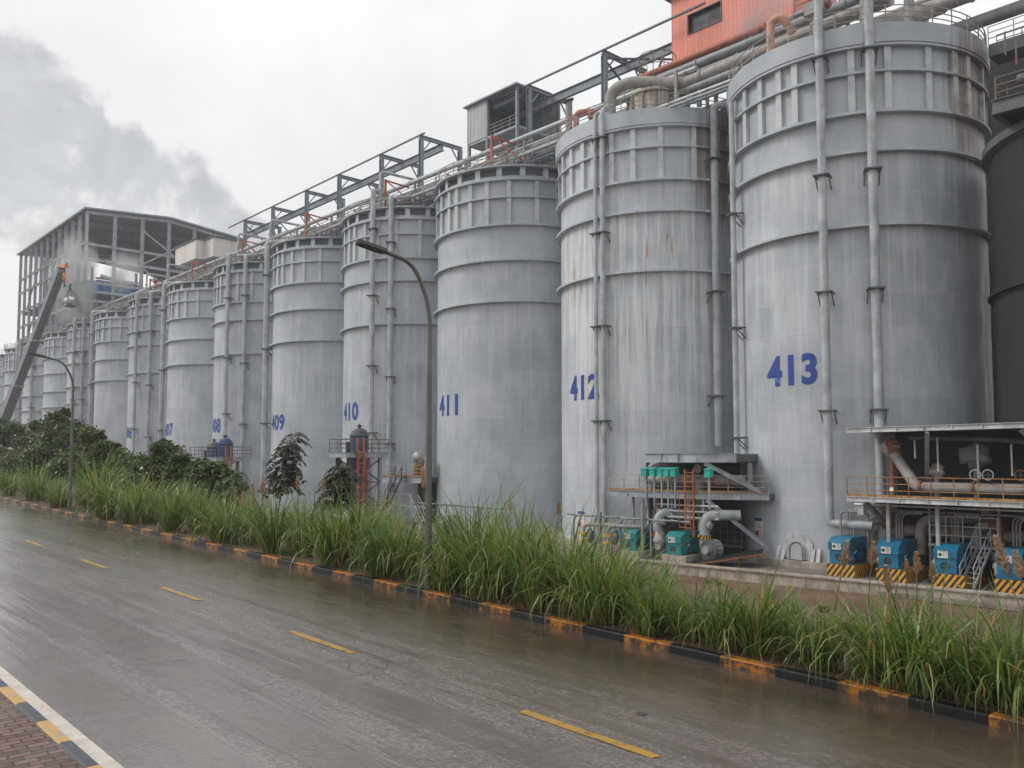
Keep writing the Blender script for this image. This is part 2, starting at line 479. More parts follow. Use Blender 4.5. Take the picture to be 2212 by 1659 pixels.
# pale gutter strip and left kerb
GUT = paint('pale_gutter_concrete', (.52, .47, .42), .6, var=.15, amt=.25, scale=3, streak=False, bump=.2)
strip_mesh('gutter', GUT, 2.945, 3.13, .012)
def kerb_mat(name, paints, seg, wear, grime_=0.0):
    t = NT(name); p = t.pos(); s = t.sep(p)
    f = t.math('FRACT', t.math('DIVIDE', t.math('ADD', s[0], 600.0), seg*2))
    m = t.math('LESS_THAN', f, .5)
    n = t.noise(p, 5.5, 6, .65)
    face = t.math('SUBTRACT', 1.0, t.rng(t.sep(t.geo.outputs['Normal'])[2], .2, .8))       # traffic grime has stripped the upright face
    a = t.mix(t.rng(t.math('ADD', n, t.math('MULTIPLY', face, grime_)), .62-wear, .72-wear*.6), paints[0], paints[2])
    b = t.mix(t.rng(n, .66, .85), paints[1], paints[3])
    c = t.mix(m, b, a)
    j = t.math('LESS_THAN', t.math('FRACT', t.math('DIVIDE', t.math('ADD', s[0], 600.0), seg)), .018)
    c = t.mix(j, c, (.02, .018, .015))
    t.set(col=c, rough=t.rng(n, .3, .7, .34, .6), spec=.3)
    return t.m
KERB_L = kerb_mat('faded_kerb_paint', ((.50, .31, .09), (.065, .075, .09), (.36, .29, .20), (.22, .23, .24)), .92, .14)
KERB_R = kerb_mat('kerb_paint', ((.36, .135, .015), (.008, .008, .009), (.055, .036, .024), (.03, .026, .022)), .955, .13, .10)
def kerb(name, mat, y0, y1, h):
    m = MB(); xs_ = np.arange(-300, 45, 5.0)
    prof = [(y0, -.15), (y0, h-.02), (y0+.02, h), (y1-.02, h), (y1, h-.02), (y1, -.15)]
    for (ya, za), (yb, zb) in zip(prof[:-1], prof[1:]):
        vs = []
        for x in xs_: vs += [(x, ya, road_z(x)+za), (x, yb, road_z(x)+zb)]
        m.add(vs, [(2*i, 2*i+2, 2*i+3, 2*i+1) for i in range(len(xs_)-1)])
    return struct(m.build(name, mat))
kerb('kerb', KERB_L, 2.80, 2.945, .06)
kerb('kerb', KERB_R, KY, KY+.20, .13)
# brick pavement on the near left: a red band along the kerb, grey bricks beyond
t = NT('pavement_brick'); p = t.pos(); s = t.sep(p)
def brick(vec, c1, c2, w, h, off):
    b = t.n.new('ShaderNodeTexBrick'); t.l.new(vec, b.inputs['Vector'])
    b.inputs['Color1'].default_value = (*c1, 1); b.inputs['Color2'].default_value = (*c2, 1); b.inputs['Mortar'].default_value = (.012, .010, .008, 1)
    b.inputs['Scale'].default_value = 1; b.inputs['Mortar Size'].default_value = .013; b.inputs['Brick Width'].default_value = w; b.inputs['Row Height'].default_value = h
    b.inputs['Bias'].default_value = -.1; b.offset = off
    return b
br = brick(t.map(p, (1, 1, 1), rot=(0, 0, pi/2)), (.085, .030, .022), (.23, .115, .09), .23, .115, .5)
bg = brick(t.map(p, (1, 1, 1), rot=(0, 0, pi/4)), (.07, .06, .05), (.19, .165, .135), .23, .115, .5)
band = t.math('GREATER_THAN', s[1], 2.18)
c = t.mix(band, bg.outputs[0], br.outputs[0])
hgt = t.mix(band, bg.outputs[1], br.outputs[1])
t.set(col=t.mix(t.math('MULTIPLY', t.noise(p, 2.5, 5), .4), c, (.06, .05, .04)), rough=t.rng(t.noise(p, 3, 3), .3, .7, .25, .6))
t.bump(t.math('SUBTRACT', 1.0, hgt), .8, .02)
strip_mesh('pavement', t.m, -9, 2.80, .045)
# ground: verge, slope down to the yard, yard level with the plant
def ground_z(x, y):
    rz_ = road_z(x)
    if y <= 12.6: return rz_+(.09 if y > KY+.1 else -.08)
    if y <= 38:
        a = (y-12.6)/(38-12.6)
        a = a*a*(3-2*a)
        return (rz_+.10)*(1-a)+(-.22)*a
    return -.22
t = NT('red_soil'); p = t.pos()
n1, n2 = t.noise(p, .35, 6, .6), t.noise(p, 6, 5, .65)
c = t.mix(t.rng(n1, .35, .65), (.13, .062, .038), (.21, .12, .078))
c = t.mix(t.rng(t.sep(p)[1], 14.5, 19.0, .85, 0.0), c, t.mix(n2, (.030, .018, .012), (.085, .045, .026)))
c = t.mix(t.math('MULTIPLY', t.rng(n2, .45, .7), .6), c, (.075, .045, .03))
t.set(col=c, rough=t.rng(n1, .3, .65, .35, .8)); t.bump(n2, .7, .08)
gx = sorted(set([-1500, -900, -600, -420]+list(np.arange(-340, 81, 6.0))+[120, 300, 800]))
gy = sorted(set([-1500, -500, -100, -20, 2.5, 11.3, KY+.07, KY+.11]+list(np.arange(12.6, 40, 1.4))+[42, 46, 60, 100, 200, 500, 1800]))
vs = [(x, y, ground_z(x, y)+(NR.random()*.10-.05 if 13 < y < 43 else 0)) for y in gy for x in gx]
W = len(gx)
m = MB().add(vs, [(j*W+i, j*W+i+1, (j+1)*W+i+1, (j+1)*W+i) for j in range(len(gy)-1) for i in range(W-1)], 0, True)
struct(m.build('ground', t.m))
YARD = paint('yard_concrete', (.20, .17, .15), .7, var=.3, amt=.5, scale=.8, streak=False, bump=.2)
m = MB().box((-110, 58, -.12), (230, 30, .2)); struct(m.build('yard_slab', YARD))
# low stained retaining wall at the front of the yard
a, b = Vector((-37, 41.9, 0)), Vector((-6, 44.4, 0))
m = MB()
m.beam(a+Vector((0, 0, -.1)), b+Vector((0, 0, -.1)), .5, .9)
m.beam(a+Vector((0, -.05, .38)), b+Vector((0, -.05, .38)), .62, .08)
tag(m.build('retaining_wall', CONC, loc=(-21, 43, -.2)), 'low stained concrete wall between the grass and the striped motor plinths', 'wall')
# ---------------------------------------------------------------- silos
SX = {414: -10.8, 413: -27.87, 412: -45.0, 411: -61.9, 410: -79.0, 409: -95.8, 408: -113.0, 407: -129.9, 406: -147.0, 405: -164.6,
      404: -181.7, 403: -198.5, 402: -215.5, 401: -232.6, 400: -249.6}
SY, SR = 57.26, 8.0
def polar_c(n, a): return (SX[n]+8*cos(radians(a)), SY+8*sin(radians(a)))
t = NT('silo_paint'); p = t.pos(); s = t.sep(p)
oi = t.n.new('ShaderNodeObjectInfo'); par = t.n.new('ShaderNodeSeparateColor'); t.l.new(oi.outputs['Color'], par.inputs[0])
streaky, rusty, tone = par.outputs[0], par.outputs[1], par.outputs[2]
big = t.noise(p, .22, 5, .6)
med = t.noise(t.map(p, (1, 1, .45)), .9, 5, .62)
run = t.noise(t.map(p, (1, 1, .035)), 2.6, 6, .62)
run2 = t.noise(t.map(p, (1, 1, .06), loc=(7, 3, 1)), 5.5, 4, .6)
c = t.mix(t.rng(big, .3, .7), (.37, .415, .462), (.50, .537, .573))
c = t.mix(t.math('MULTIPLY', t.rng(med, .42, .72), .45), c, (.60, .635, .665))
# white runs, strongest just below the two plain rings
zf = s[2]
def below(zr, L): return t.rng(zf, zr-L, zr, 0, 1, False)
m1 = t.math('MULTIPLY', t.math('LESS_THAN', zf, 20.5), below(20.6, 16))
m2 = t.math('MULTIPLY', t.math('MULTIPLY', t.math('LESS_THAN', zf, 25.0), t.math('GREATER_THAN', zf, 20.6)), below(25.0, 7))
fall = t.math('ADD', .25, t.math('ADD', m1, m2))
ws = t.math('MULTIPLY', t.rng(t.math('ADD', run, t.math('MULTIPLY', streaky, .10)), .52, .68), t.math('MULTIPLY', fall, t.math('ADD', .02, t.math('MULTIPLY', streaky, .80))), True)
c = t.mix(ws, c, (.72, .72, .70))
ds = t.math('MULTIPLY', t.rng(run2, .56, .72), t.math('ADD', .04, t.math('MULTIPLY', streaky, .38)))
c = t.mix(ds, c, (.20, .205, .215))
bs = t.noise(t.map(p, (1, 1, .05), loc=(31, 5, 2)), 1.1, 5, .6)
c = t.mix(t.math('MULTIPLY', t.rng(bs, .60, .74), t.math('MULTIPLY', t.math('ADD', .05, rusty), .6)), c, (.30, .22, .15))
rs = t.noise(t.map(p, (1, 1, .07), loc=(3, 11, 9)), 2.3, 5, .68)
rm = t.math('MULTIPLY', t.rng(rs, .60, .665), t.math('MULTIPLY', rusty, t.math('ADD', .2, t.math('MULTIPLY', t.math('ADD', t.math('POWER', m1, 3.0), m2), 1.0)), True))
c = t.mix(rm, c, (.42, .19, .06))
# brown scale on the sheltered right shoulders of the two nearest silos
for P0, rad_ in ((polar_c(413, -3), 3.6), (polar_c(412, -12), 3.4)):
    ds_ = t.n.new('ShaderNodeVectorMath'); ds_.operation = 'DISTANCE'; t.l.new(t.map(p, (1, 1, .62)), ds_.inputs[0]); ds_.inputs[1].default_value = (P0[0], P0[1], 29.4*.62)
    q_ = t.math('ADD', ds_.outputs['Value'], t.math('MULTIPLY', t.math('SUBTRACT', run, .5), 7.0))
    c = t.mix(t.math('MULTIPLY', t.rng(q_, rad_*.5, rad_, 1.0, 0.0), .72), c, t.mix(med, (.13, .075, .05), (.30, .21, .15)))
# plate courses
uvn = t.n.new('ShaderNodeUVMap'); uvn.uv_map = 'UVMap'
b = t.n.new('ShaderNodeTexBrick'); t.l.new(uvn.outputs[0], b.inputs['Vector'])
b.inputs['Scale'].default_value = 1; b.inputs['Mortar Size'].default_value = .018; b.inputs['Brick Width'].default_value = 7.2; b.inputs['Row Height'].default_value = 2.05
b.inputs['Color1'].default_value = (1, 1, 1, 1); b.inputs['Color2'].default_value = (.89, .90, .92, 1); b.inputs['Mortar'].default_value = (1, 1, 1, 1); b.inputs['Mortar Smooth'].default_value = .3
c = t.mix(1.0, c, b.outputs[0], 'MULTIPLY')
seam = t.math('MULTIPLY', b.outputs[1], t.rng(t.noise(p, .8, 3), .40, .58))
c = t.mix(t.math('MULTIPLY', seam, .55), c, (.66, .67, .66))
cc = t.n.new('ShaderNodeCombineColor')
for i in range(3): t.l.new(tone, cc.inputs[i])
c = t.mix(1.0, c, cc.outputs[0], 'MULTIPLY')
t.set(col=c, rough=t.rng(med, .3, .7, .36, .6), spec=.4)
t.bump(t.math('ADD', t.math('MULTIPLY', b.outputs[1], .5), t.math('MULTIPLY', big, .8)), .35, .04)
SILO = t.m
Z_TOP, Z_CAP, Z_MID, Z_R3, Z_R5, Z_R4 = 32.8, 31.6, 29.98, 27.5, 25.1, 20.6
RIBS = [-206, -193, -180, -167, -154, -142, -131, -119, -107, -96, -88, -76, -64, -49.5, -32, -18, -9, 7, 22, 37]
def silo_mesh(prof_builder, name):
    return None
def ring_part(z, parent, r1=8.36, h=.10, mat=None):
    m = MB().lathe([(7.95, z-h), (r1, z-h), (r1, z+.02), (7.95, z+.02)], (0, 0), n=96)
    return m.build('ring', mat or SILO, None, (0, 0, 0))
# shared part meshes, modelled round the silo axis
_sh = MB().lathe([(SR, -.1), (SR, Z_CAP+.3)], n=112).build('shell', SILO)
_ring = {z: ring_part(z, None).data for z in ()}
def ringmesh(z, r1=8.42, h=.15, lip=.0):
    m = MB().lathe([(7.96, z-h), (r1, z-h), (r1, z+lip), (7.96, z+lip)], n=96)
    o = m.build('ring', SILO); me = o.data; bpy.data.objects.remove(o); return me
R_ME = {'mid': ringmesh(Z_MID, 8.34, .14), 'r3': ringmesh(Z_R3, 8.42, .17), 'r5': ringmesh(Z_R5), 'r5b': ringmesh(Z_R5-.8), 'r4': ringmesh(Z_R4), 'cap': ringmesh(Z_CAP-.02, 8.40, .16)}
m = MB().lathe([(8.0, Z_CAP), (8.45, Z_CAP), (8.45, Z_TOP), (7.7, Z_TOP), (0.2, Z_TOP+.5)], n=96)
o = m.build('cap_band', SILO); CAP_ME = o.data; bpy.data.objects.remove(o)
m = MB().lathe([(7.3, Z_TOP-.16), (8.42, Z_TOP-.16), (8.42, Z_TOP), (7.3, Z_TOP+.02), (0.2, Z_TOP+.45)], n=96)
m.lathe([(7.3, Z_TOP-.16), (6.9, Z_CAP)], n=64)
o = m.build('roof_plate', SILO); ROOF_ME = o.data; bpy.data.objects.remove(o)
def ribmesh(z0, z1, w=.40, r1=8.27):
    m = MB()
    m.box((8.205, 0, (z0+z1)/2), (.05, w, z1-z0))
    for k in (-1, 1): m.box((8.09, k*(w/2-.035), (z0+z1)/2), (.18, .03, z1-z0-.01))
    o = m.build('rib', SILO); me = o.data; bpy.data.objects.remove(o); return me
RIB_U, RIB_L = ribmesh(Z_MID+.005, Z_CAP-.19), ribmesh(Z_R3+.005, Z_MID-.145)
m = MB().box((8.05, 0, (Z_CAP+Z_TOP-.16)/2), (.06, .5, Z_TOP-.17-Z_CAP-.005)); m.box((7.8, 0, (Z_CAP+Z_TOP-.17)/2), (.44, .05, Z_TOP-.18-Z_CAP-.01))
o = m.build('crown_post', SILO); POST_ME = o.data; bpy.data.objects.remove(o)
def railmesh(r, z0, a0=0, a1=360, n=36, h=1.1):
    m = MB()
    for k in range(n+1):
        a = radians(a0+(a1-a0)*k/n)
        m.tube([(r*cos(a), r*sin(a), z0), (r*cos(a), r*sin(a), z0+h)], .042, 5)
    for hh in (h, h*.66, h*.33):
        m.tube([(r*cos(radians(a0+(a1-a0)*k/72)), r*sin(radians(a0+(a1-a0)*k/72)), z0+hh) for k in range(73)], .036, 5, caps=False)
    o = m.build('railing', RAIL); me = o.data; bpy.data.objects.remove(o); return me
RAIL_ME = railmesh(8.3, Z_TOP)
SHELL_ME = _sh.data; bpy.data.objects.remove(_sh)
def linkpart(name, me, parent, loc=(0, 0, 0), rz=0, color=None):
    o = bpy.data.objects.new(name, me); COL.objects.link(o); o.parent = parent
    o.location = loc; o.rotation_euler = (0, 0, rz)
    if color: o.color = (*color, 1)
    return o
def number_part(txt, parent, ang, z, h=1.95, w=3.6):
    cu = bpy.data.curves.new('number', 'FONT'); cu.body = txt; cu.size = 2.0
    cu.offset = .07; cu.resolution_u = 4; cu.space_character = 1.08
    ob = bpy.data.objects.new('number', cu); COL.objects.link(ob)
    me = bpy.data.meshes.new_from_object(ob.evaluated_get(bpy.context.evaluated_depsgraph_get()))
    bpy.data.objects.remove(ob)
    bm = bmesh.new(); bm.from_mesh(me)
    bmesh.ops.triangulate(bm, faces=bm.faces[:])
    for _ in range(2):
        bmesh.ops.subdivide_edges(bm, edges=[e for e in bm.edges if abs(e.verts[0].co.x-e.verts[1].co.x) > .25], cuts=1)
        bmesh.ops.triangulate(bm, faces=bm.faces[:])
    xs_ = [v.co.x for v in bm.verts]; ys_ = [v.co.y for v in bm.verts]
    x0, x1, y0, y1 = min(xs_), max(xs_), min(ys_), max(ys_)
    for v in bm.verts:
        u = (v.co.x-(x0+x1)/2)/(x1-x0)*w; zz = z+(v.co.y-(y0+y1)/2)/(y1-y0)*h
        a = radians(ang)+u/8.03
        v.co = (8.03*cos(a), 8.03*sin(a), zz)
    bm.to_mesh(me); bm.free()
    me.materials.clear(); me.materials.append(NUM)
    o = bpy.data.objects.new('number', me); COL.objects.link(o); o.parent = parent
    return o
SILOS = {}
def polar(n, ang, r, z):
    a = radians(ang); return Vector((SX[n]+r*cos(a), SY+r*sin(a), z))
def make_silo(n, label, closed=False, params=(.35, .1, 1.0), full_rings=False, num=None):
    t_ = thing('silo', label, 'silo', (SX[n], SY, 0), 0, 'row of grey steel silos')
    SILOS[n] = t_
    col = params
    linkpart('shell', SHELL_ME, t_, color=col)
    for k in ('cap', 'mid', 'r3', 'r5' if closed or n % 2 == 0 else 'r5b', 'r4'):
        linkpart('ring', R_ME[k], t_, color=(col[0]*.4, col[1], col[2]*1.0))
    if full_rings:
        for dz in np.arange(3.2, 20, 2.9): linkpart('ring', R_ME['r4'], t_, (0, 0, -dz), color=col)
    off = 0 if closed else (n*37 % 7)-3
    for a in RIBS:
        for me in (RIB_U, RIB_L): linkpart('rib', me, t_, rz=radians(a+off), color=(.25, col[1], col[2]*.97))
        if full_rings and abs(a+85) < 90 and a % 2 == 0:
            pass
    if closed:
        linkpart('cap_band', CAP_ME, t_, color=(col[0]*.5, .02, col[2]*.92))
    else:
        linkpart('roof_plate', ROOF_ME, t_, color=(.1, col[1], col[2]*.95))
        for a in range(-210, 40, 15): linkpart('crown_post', POST_ME, t_, rz=radians(a+off+4), color=(.1, .1, col[2]))
    linkpart('railing', RAIL_ME, t_)
    if num: number_part(str(n), t_, num[0], num[1])
    return t_
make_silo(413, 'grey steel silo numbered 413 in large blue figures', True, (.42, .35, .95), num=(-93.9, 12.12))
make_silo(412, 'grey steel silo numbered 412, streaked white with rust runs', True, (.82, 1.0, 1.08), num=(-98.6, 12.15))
make_silo(411, 'grey steel silo numbered 411, its smooth front free of pipes', False, (.28, .08, .97), num=(-100, 11.55))
make_silo(410, 'grey steel silo numbered 410 behind the tall lamp post', False, (.45, .12, 1.0), num=(-97.4, 11.65))
make_silo(409, 'grey steel silo numbered 409 behind the leaning young tree', False, (.35, .12, 1.0), num=(-93.3, 11.0))
make_silo(408, 'grey steel silo numbered 408 behind the tower with two blue motors', False, (.4, .1, 1.0), num=(-97, 11.15))
make_silo(407, 'grey steel silo numbered 407 behind the second clump of trees', False, (.35, .1, 1.02), num=(-95, 11.0))
make_silo(406, 'grey steel silo numbered 406 with two slim downpipes', False, (.35, .1, 1.02), num=(-96, 11.0))
make_silo(405, 'plain distant grey silo just left of silo 406', False, (.3, .08, 1.03))
make_silo(404, 'distant grey silo banded with rings, below the hall corner', False, (.3, .1, 1.02), True)
make_silo(403, 'distant grey silo right of the crane boom and behind the far lamp', False, (.3, .1, 1.02), True)
make_silo(402, 'distant grey silo partly hidden by the leaning crane boom', False, (.3, .1, 1.02), True)
make_silo(401, 'distant grey silo left of the crane boom', False, (.3, .1, 1.02), True)
make_silo(400, 'farthest grey silo at the left edge of the picture', False, (.3, .1, 1.02), True)
# the near-black silo at the right edge is lower, with a walkway round its flat top
t_ = thing('silo', 'near-black silo at the right edge beside silo 413', 'silo', (SX[414], SY, 0), 0, 'row of grey steel silos')
SILOS[414] = t_
ZT4 = 24.42
MB().lathe([(SR, -.1), (SR, ZT4), (.2, ZT4+.3)], (SX[414], SY), n=96).build('shell', NEAR_BLACK, t_)  # dark grime and the shade of the gap are both in this colour
for z in (15.9,): MB().lathe([(7.96, z-.12), (8.3, z-.12), (8.3, z), (7.96, z)], (SX[414], SY), n=80).build('ring', NEAR_BLACK, t_)
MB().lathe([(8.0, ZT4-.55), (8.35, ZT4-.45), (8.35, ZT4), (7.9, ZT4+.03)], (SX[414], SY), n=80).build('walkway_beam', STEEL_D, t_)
RX = at(2150, 500, y=84).x
t_ = thing('silo', 'dark backing silo added to close the slit between silo 413 and the near-black one', 'silo', (RX, 84, 0), 0)
MB().lathe([(SR, -.1), (SR, 40), (.2, 40.5)], (RX, 84), n=64).build('shell', NEAR_BLACK, t_)  # added backing, near-black and raised so no sky shows in the slit
MB().lathe([(7.96, 20.4), (8.3, 20.4), (8.3, 20.6), (7.96, 20.6)], (RX, 84), n=64).build('ring', NEAR_BLACK, t_)
t_ = thing('upper_platform', 'dark railed platform over the near-black silo at the right edge', 'platform', (-8, 56, 24.5))
MB().prism([(-15.9, 48.75), (4, 48.75), (4, 66), (-15.9, 66)], 24.75, 25.2).build('deck', NEAR_BLACK, t_)
m = MB()
for a_, b_ in (((-15.95, 66), (-15.95, 48.6)), ((-16.05, 48.6), (4, 48.6))): m.ibeam((*a_, 24.9), (*b_, 24.9), .78, .3, .05)
m.build('edge_beam', STEEL_D, t_)
for z_ in (0, 3.1):
    m = MB()
    for h in (.45, .85, 1.25): m.tube([(-15.9, 62, 25.25+h+z_), (-15.9, 48.7+z_*1.6, 25.25+h+z_), (4, 48.7+z_*1.6, 25.25+h+z_)], .045, 5)
    for x in np.arange(-15.9, 4, 1.7): m.tube([(x, 48.7+z_*1.6, 25.2), (x, 48.7+z_*1.6, 26.5+z_)], .05, 5)
    for y in np.arange(50.4, 62, 1.7): m.tube([(-15.9, y, 25.2+z_), (-15.9, y, 26.5+z_)], .05, 5)
    m.build('railing', RAIL_TOP, t_)
for z_ in (27.2, 27.9, 29.6): MB().tube([(-17.5, 57.5, z_), (6, 57.5, z_)], .3, 10).build('pipe', DUCT, t_)
MB().box((-13.2, 55, 26.6), (1.6, 1.4, 2.6)).build('cabinet', STEEL_D, t_)
# downpipes bolted to the shells, each with its clamps
BR_Z = (31.1, 23.75, 16.6, 9.45)
def downpipe(n, ang, r, rad, z0, z1, top=None, bot=None, brz=BR_Z, mat=None, name='downpipe'):
    base = polar(n, ang, r, z0); up = polar(n, ang, r, z1)
    pts = [base, up]
    if top: pts = pts+[Vector(q) for q in top]
    if bot: pts = [Vector(q) for q in bot]+pts
    pp = MB().tube(fillet(pts, rad*3.2, 7), rad, 14).build(name, mat or PIPE, SILOS[n])
    pp.color = (1, 1, 1, 1)
    a = radians(ang); er, et = Vector((cos(a), sin(a), 0)), Vector((-sin(a), cos(a), 0))
    for z in brz:
        if z < z0 or z > z1: continue
        c = polar(n, ang, r, z); m = MB()
        rot = Matrix((er, et, Vector((0, 0, 1)))).transposed()
        gap = r-SR
        m.box(c+er*(rad*.2), (rad*2+.22, rad*2+.42, .09), rot=rot)
        for k in (-1, 1):
            m.box(c-er*(gap/2)+et*(k*(rad+.14)), (gap+.2, .07, .11), rot=rot)
            m.beam(c+et*(k*(rad+.14))-Vector((0, 0, .06)), c-er*gap+et*(k*(rad+.14))-Vector((0, 0, .75)), .06)
        m.build('clamp', STEEL_D, pp)
    return pp
c13 = SX[413]
downpipe(413, -76, 8.62, .26, 3.4, 45, bot=[polar(413, -76, 8.62, 0)+Vector((2.6, .1, 2.75)), polar(413, -76, 8.62, 2.75)])
downpipe(413, -57, 8.62, .28, 1.2, 45)
downpipe(413, -127, 8.62, .19, .3, 31, brz=(23.2, 15.4, 8))
downpipe(412, -84.8, 8.5, .16, .3, 33.1, top=[polar(412, -84.8, 7.6, 33.5)])
downpipe(412, -80.3, 8.52, .20, .3, 33.3, top=[polar(412, -80.3, 7.4, 33.8)])
downpipe(412, -22, 8.62, .29, 7.5, 32.4, top=[polar(412, -22, 8.62, 33.0)+Vector((0, 0, 0)), polar(412, -22, 8.62, 33.0)+Vector((2.2, 1.6, 0))], brz=(28.9, 18.9, 11.2))
downpipe(410, -68, 8.6, .27, .3, 34.3, top=[polar(410, -68, 8.6, 34.6), polar(410, -68, 6.0, 34.7)], brz=(30.5, 23.5, 16.2, 9.3))
downpipe(410, -54, 8.6, .27, 3.0, 33.2, top=[polar(410, -54, 8.6, 33.6), polar(410, -54, 6.2, 33.6)], brz=(28.9, 22, 15, 8.2))
downpipe(408, -71.7, 8.6, .27, .3, 33.4, top=[polar(408, -71.7, 8.6, 33.9), polar(408, -71.7, 6.0, 33.9)], brz=(28, 20, 12.6))
downpipe(408, -53.2, 8.6, .27, .3, 33.0, top=[polar(408, -53.2, 8.6, 33.5), polar(408, -53.2, 6.0, 33.5)], brz=(28.2, 19.2, 11.2))
downpipe(406, -73, 8.6, .27, .3, 33.2, top=[polar(406, -73, 8.6, 33.7), polar(406, -73, 6.0, 33.7)], brz=(27, 19, 11.5))
downpipe(406, -53.6, 8.6, .27, .3, 33.0, top=[polar(406, -53.6, 8.6, 33.5), polar(406, -53.6, 6.0, 33.5)], brz=(27.2, 18.5, 10.2))
for n in (409, 407, 405):
    downpipe(n, -116, 8.75, .36, .3, 32.6, top=[polar(n, -116, 8.75, 33.5), polar(n, -116, 8.75, 33.5)+Vector((2.6, 2.0, 0))], brz=(29.4, 20.2, 11))
for a in (-70, -55, -40): downpipe(404, a, 8.6, .27, .3, 33.0, top=[polar(404, a, 8.6, 33.5), polar(404, a, 6.2, 33.5)], brz=(27, 18))
for a in (-108, -60): downpipe(402, a, 8.7, .33, .3, 33.0, top=[polar(402, a, 8.7, 33.6), polar(402, a, 6.2, 33.6)], brz=(27, 18))
downpipe(401, -52, 8.7, .4, .3, 33.0, top=[polar(401, -52, 8.7, 33.6), polar(401, -52, 6.2, 33.6)], brz=(27, 18))
# bolted manway at the foot of silo 413, with gusset plates
M_ANG = -91.5
def onshell(n, ang, off, z): return polar(n, ang, SR+off, z)
def arch_part(name, hw, h, z0, off, th, mat, parent, bolts=0, n=413):
    prof = [(-hw, z0), (hw, z0)]+[(hw*cos(pi*k/16), z0+h-hw+hw*sin(pi*k/16)) for k in range(17)]
    a0 = radians(M_ANG); er, et = Vector((cos(a0), sin(a0), 0)), Vector((-sin(a0), cos(a0), 0))
    c = Vector((SX[n], SY, 0))+er*(SR+off)
    m = MB(); N = len(prof)
    vs = [c+et*u+Vector((0, 0, z)) for u, z in prof]+[c+er*th+et*u+Vector((0, 0, z)) for u, z in prof]
    m.add(vs, [tuple(range(N))[::-1], tuple(range(N, 2*N))]+[(i, (i+1) % N, N+(i+1) % N, N+i) for i in range(N)])
    o = m.build(name, mat, parent)
    if bolts:
        mb = MB()
        for k in range(bolts):
            tt = k/(bolts-1); L1 = h-hw; tot = 2*L1+pi*hw; d = tt*tot; e = hw-.06
            if d < L1: u, z = -e, z0+d
            elif d < L1+pi*hw:
                w = (d-L1)/hw; u, z = -e*cos(w), z0+L1+e*sin(w)
            else: u, z = e, z0+L1-(d-L1-pi*hw)
            mb.box(c+er*(th+.02)+et*u+Vector((0, 0, z)), (.05, .055, .055), rz=a0)
        mb.build('bolts', STEEL_D, o)
    return o
arch_part('manway_plate', 1.02, 1.72, .42, -.12, .17, STEEL_L, SILOS[413])
arch_part('manway_cover', .50, 1.12, .42, .05, .2, STEEL_L, SILOS[413], bolts=34)
for da in (-9.6, -7.0, 7.2, 9.6):
    p0 = onshell(413, M_ANG+da, .02, .9); m = MB()
    m.beam(onshell(413, M_ANG+da, .38, .10), onshell(413, M_ANG+da, .02, 1.15), .26, .05, up=(cos(radians(M_ANG)), sin(radians(M_ANG)), 0))
    m.build('gusset', STEEL_L, SILOS[413])
for n in (413, 412, 411, 410, 409):
    MB().lathe([(8.55, -.15), (8.55, .36), (7.9, .40)], (SX[n], SY), n=64).build('concrete_base', CONC, SILOS[n])
# notices fixed to the shells
def notice(n, ang, z, label):
    a0 = radians(ang); c = polar(n, ang, SR+.03, z); t_ = thing('notice', label, 'notice', c)
    def pl(name, u, zz, w, h, off, mat):
        et = Vector((-sin(a0), cos(a0), 0)); er = Vector((cos(a0), sin(a0), 0))
        MB().box(c+et*u+er*off+Vector((0, 0, zz)), (.02, w, h), rz=a0).build(name, mat, t_)
    pl('board', 0, 0, .85, 1.25, 0, WHITE); pl('band', 0, .47, .83, .20, .012, NUM); pl('band', -.18, -.42, .35, .3, .012, RED)
    pl('band', -.18, -.52, .34, .08, .02, NUM); pl('band', .1, -.02, .5, .05, .012, STEEL_D)
notice(413, -115, 2.2, 'white notice with blue and red bands left of the bolted manway')
notice(412, -100, 2.0, 'white notice with blue and red bands behind the flanged pipes at silo 412')
# ---------------------------------------------------------------- gantries and pipelines over the silo tops
GY0, GY1, GZ = 56.0, 61.5, 42.0
def gantry(posts, label, x_end_l, x_end_r, braces=()):
    t_ = thing('gantry', label, 'gantry', (posts[0], GY0, 33))
    for x in posts:
        z = GZ-.55*(max(0, -x-77)/45)
        m = MB()
        m.ibeam((x, GY0, 33), (x, GY0, z), .45, .40, .04, up=(1, 0, 0))
        m.ibeam((x, GY1, 33), (x, GY1, z), .45, .40, .04, up=(1, 0, 0))
        m.ibeam((x, GY0-.3, z+.22), (x, GY1+.3, z+.22), .42, .30, .04)
        m.beam((x, GY0+.25, z-1.3), (x, GY0+1.3, z+.05), .12); m.beam((x, GY1-.25, z-1.3), (x, GY1-1.3, z+.05), .12)
        m.build('portal_frame', GANTRY, t_)
    zl = GZ-.55*(max(0, -x_end_l-77)/45)
    def zz(x): return GZ-.55*(max(0, -x-77)/45)
    m = MB(); m.beam((x_end_l, GY0, zz(x_end_l)+.50), (x_end_r, GY0, zz(x_end_r)+.50), .17, .14); m.build('front_chord', STEEL_D, t_)
    m = MB(); m.beam((x_end_l, GY1, zz(x_end_l)-1.2), (x_end_r, GY1, zz(x_end_r)-1.2), .17, .14)
    m.build('rear_chord', STEEL_D, t_)
    yb = 58.6
    m = MB(); m.ibeam((x_end_l, yb, zz(x_end_l)-.42), (x_end_r, yb, zz(x_end_r)-.42), .85, .34, .05); m.build('hoist_beam', GANTRY, t_)
    for (xa, za, ya), (xb, zb, yb_) in braces:
        m = MB(); m.beam((xa, ya, za), (xb, yb_, zb), .14); m.build('brace', STEEL_D, t_)
    return t_
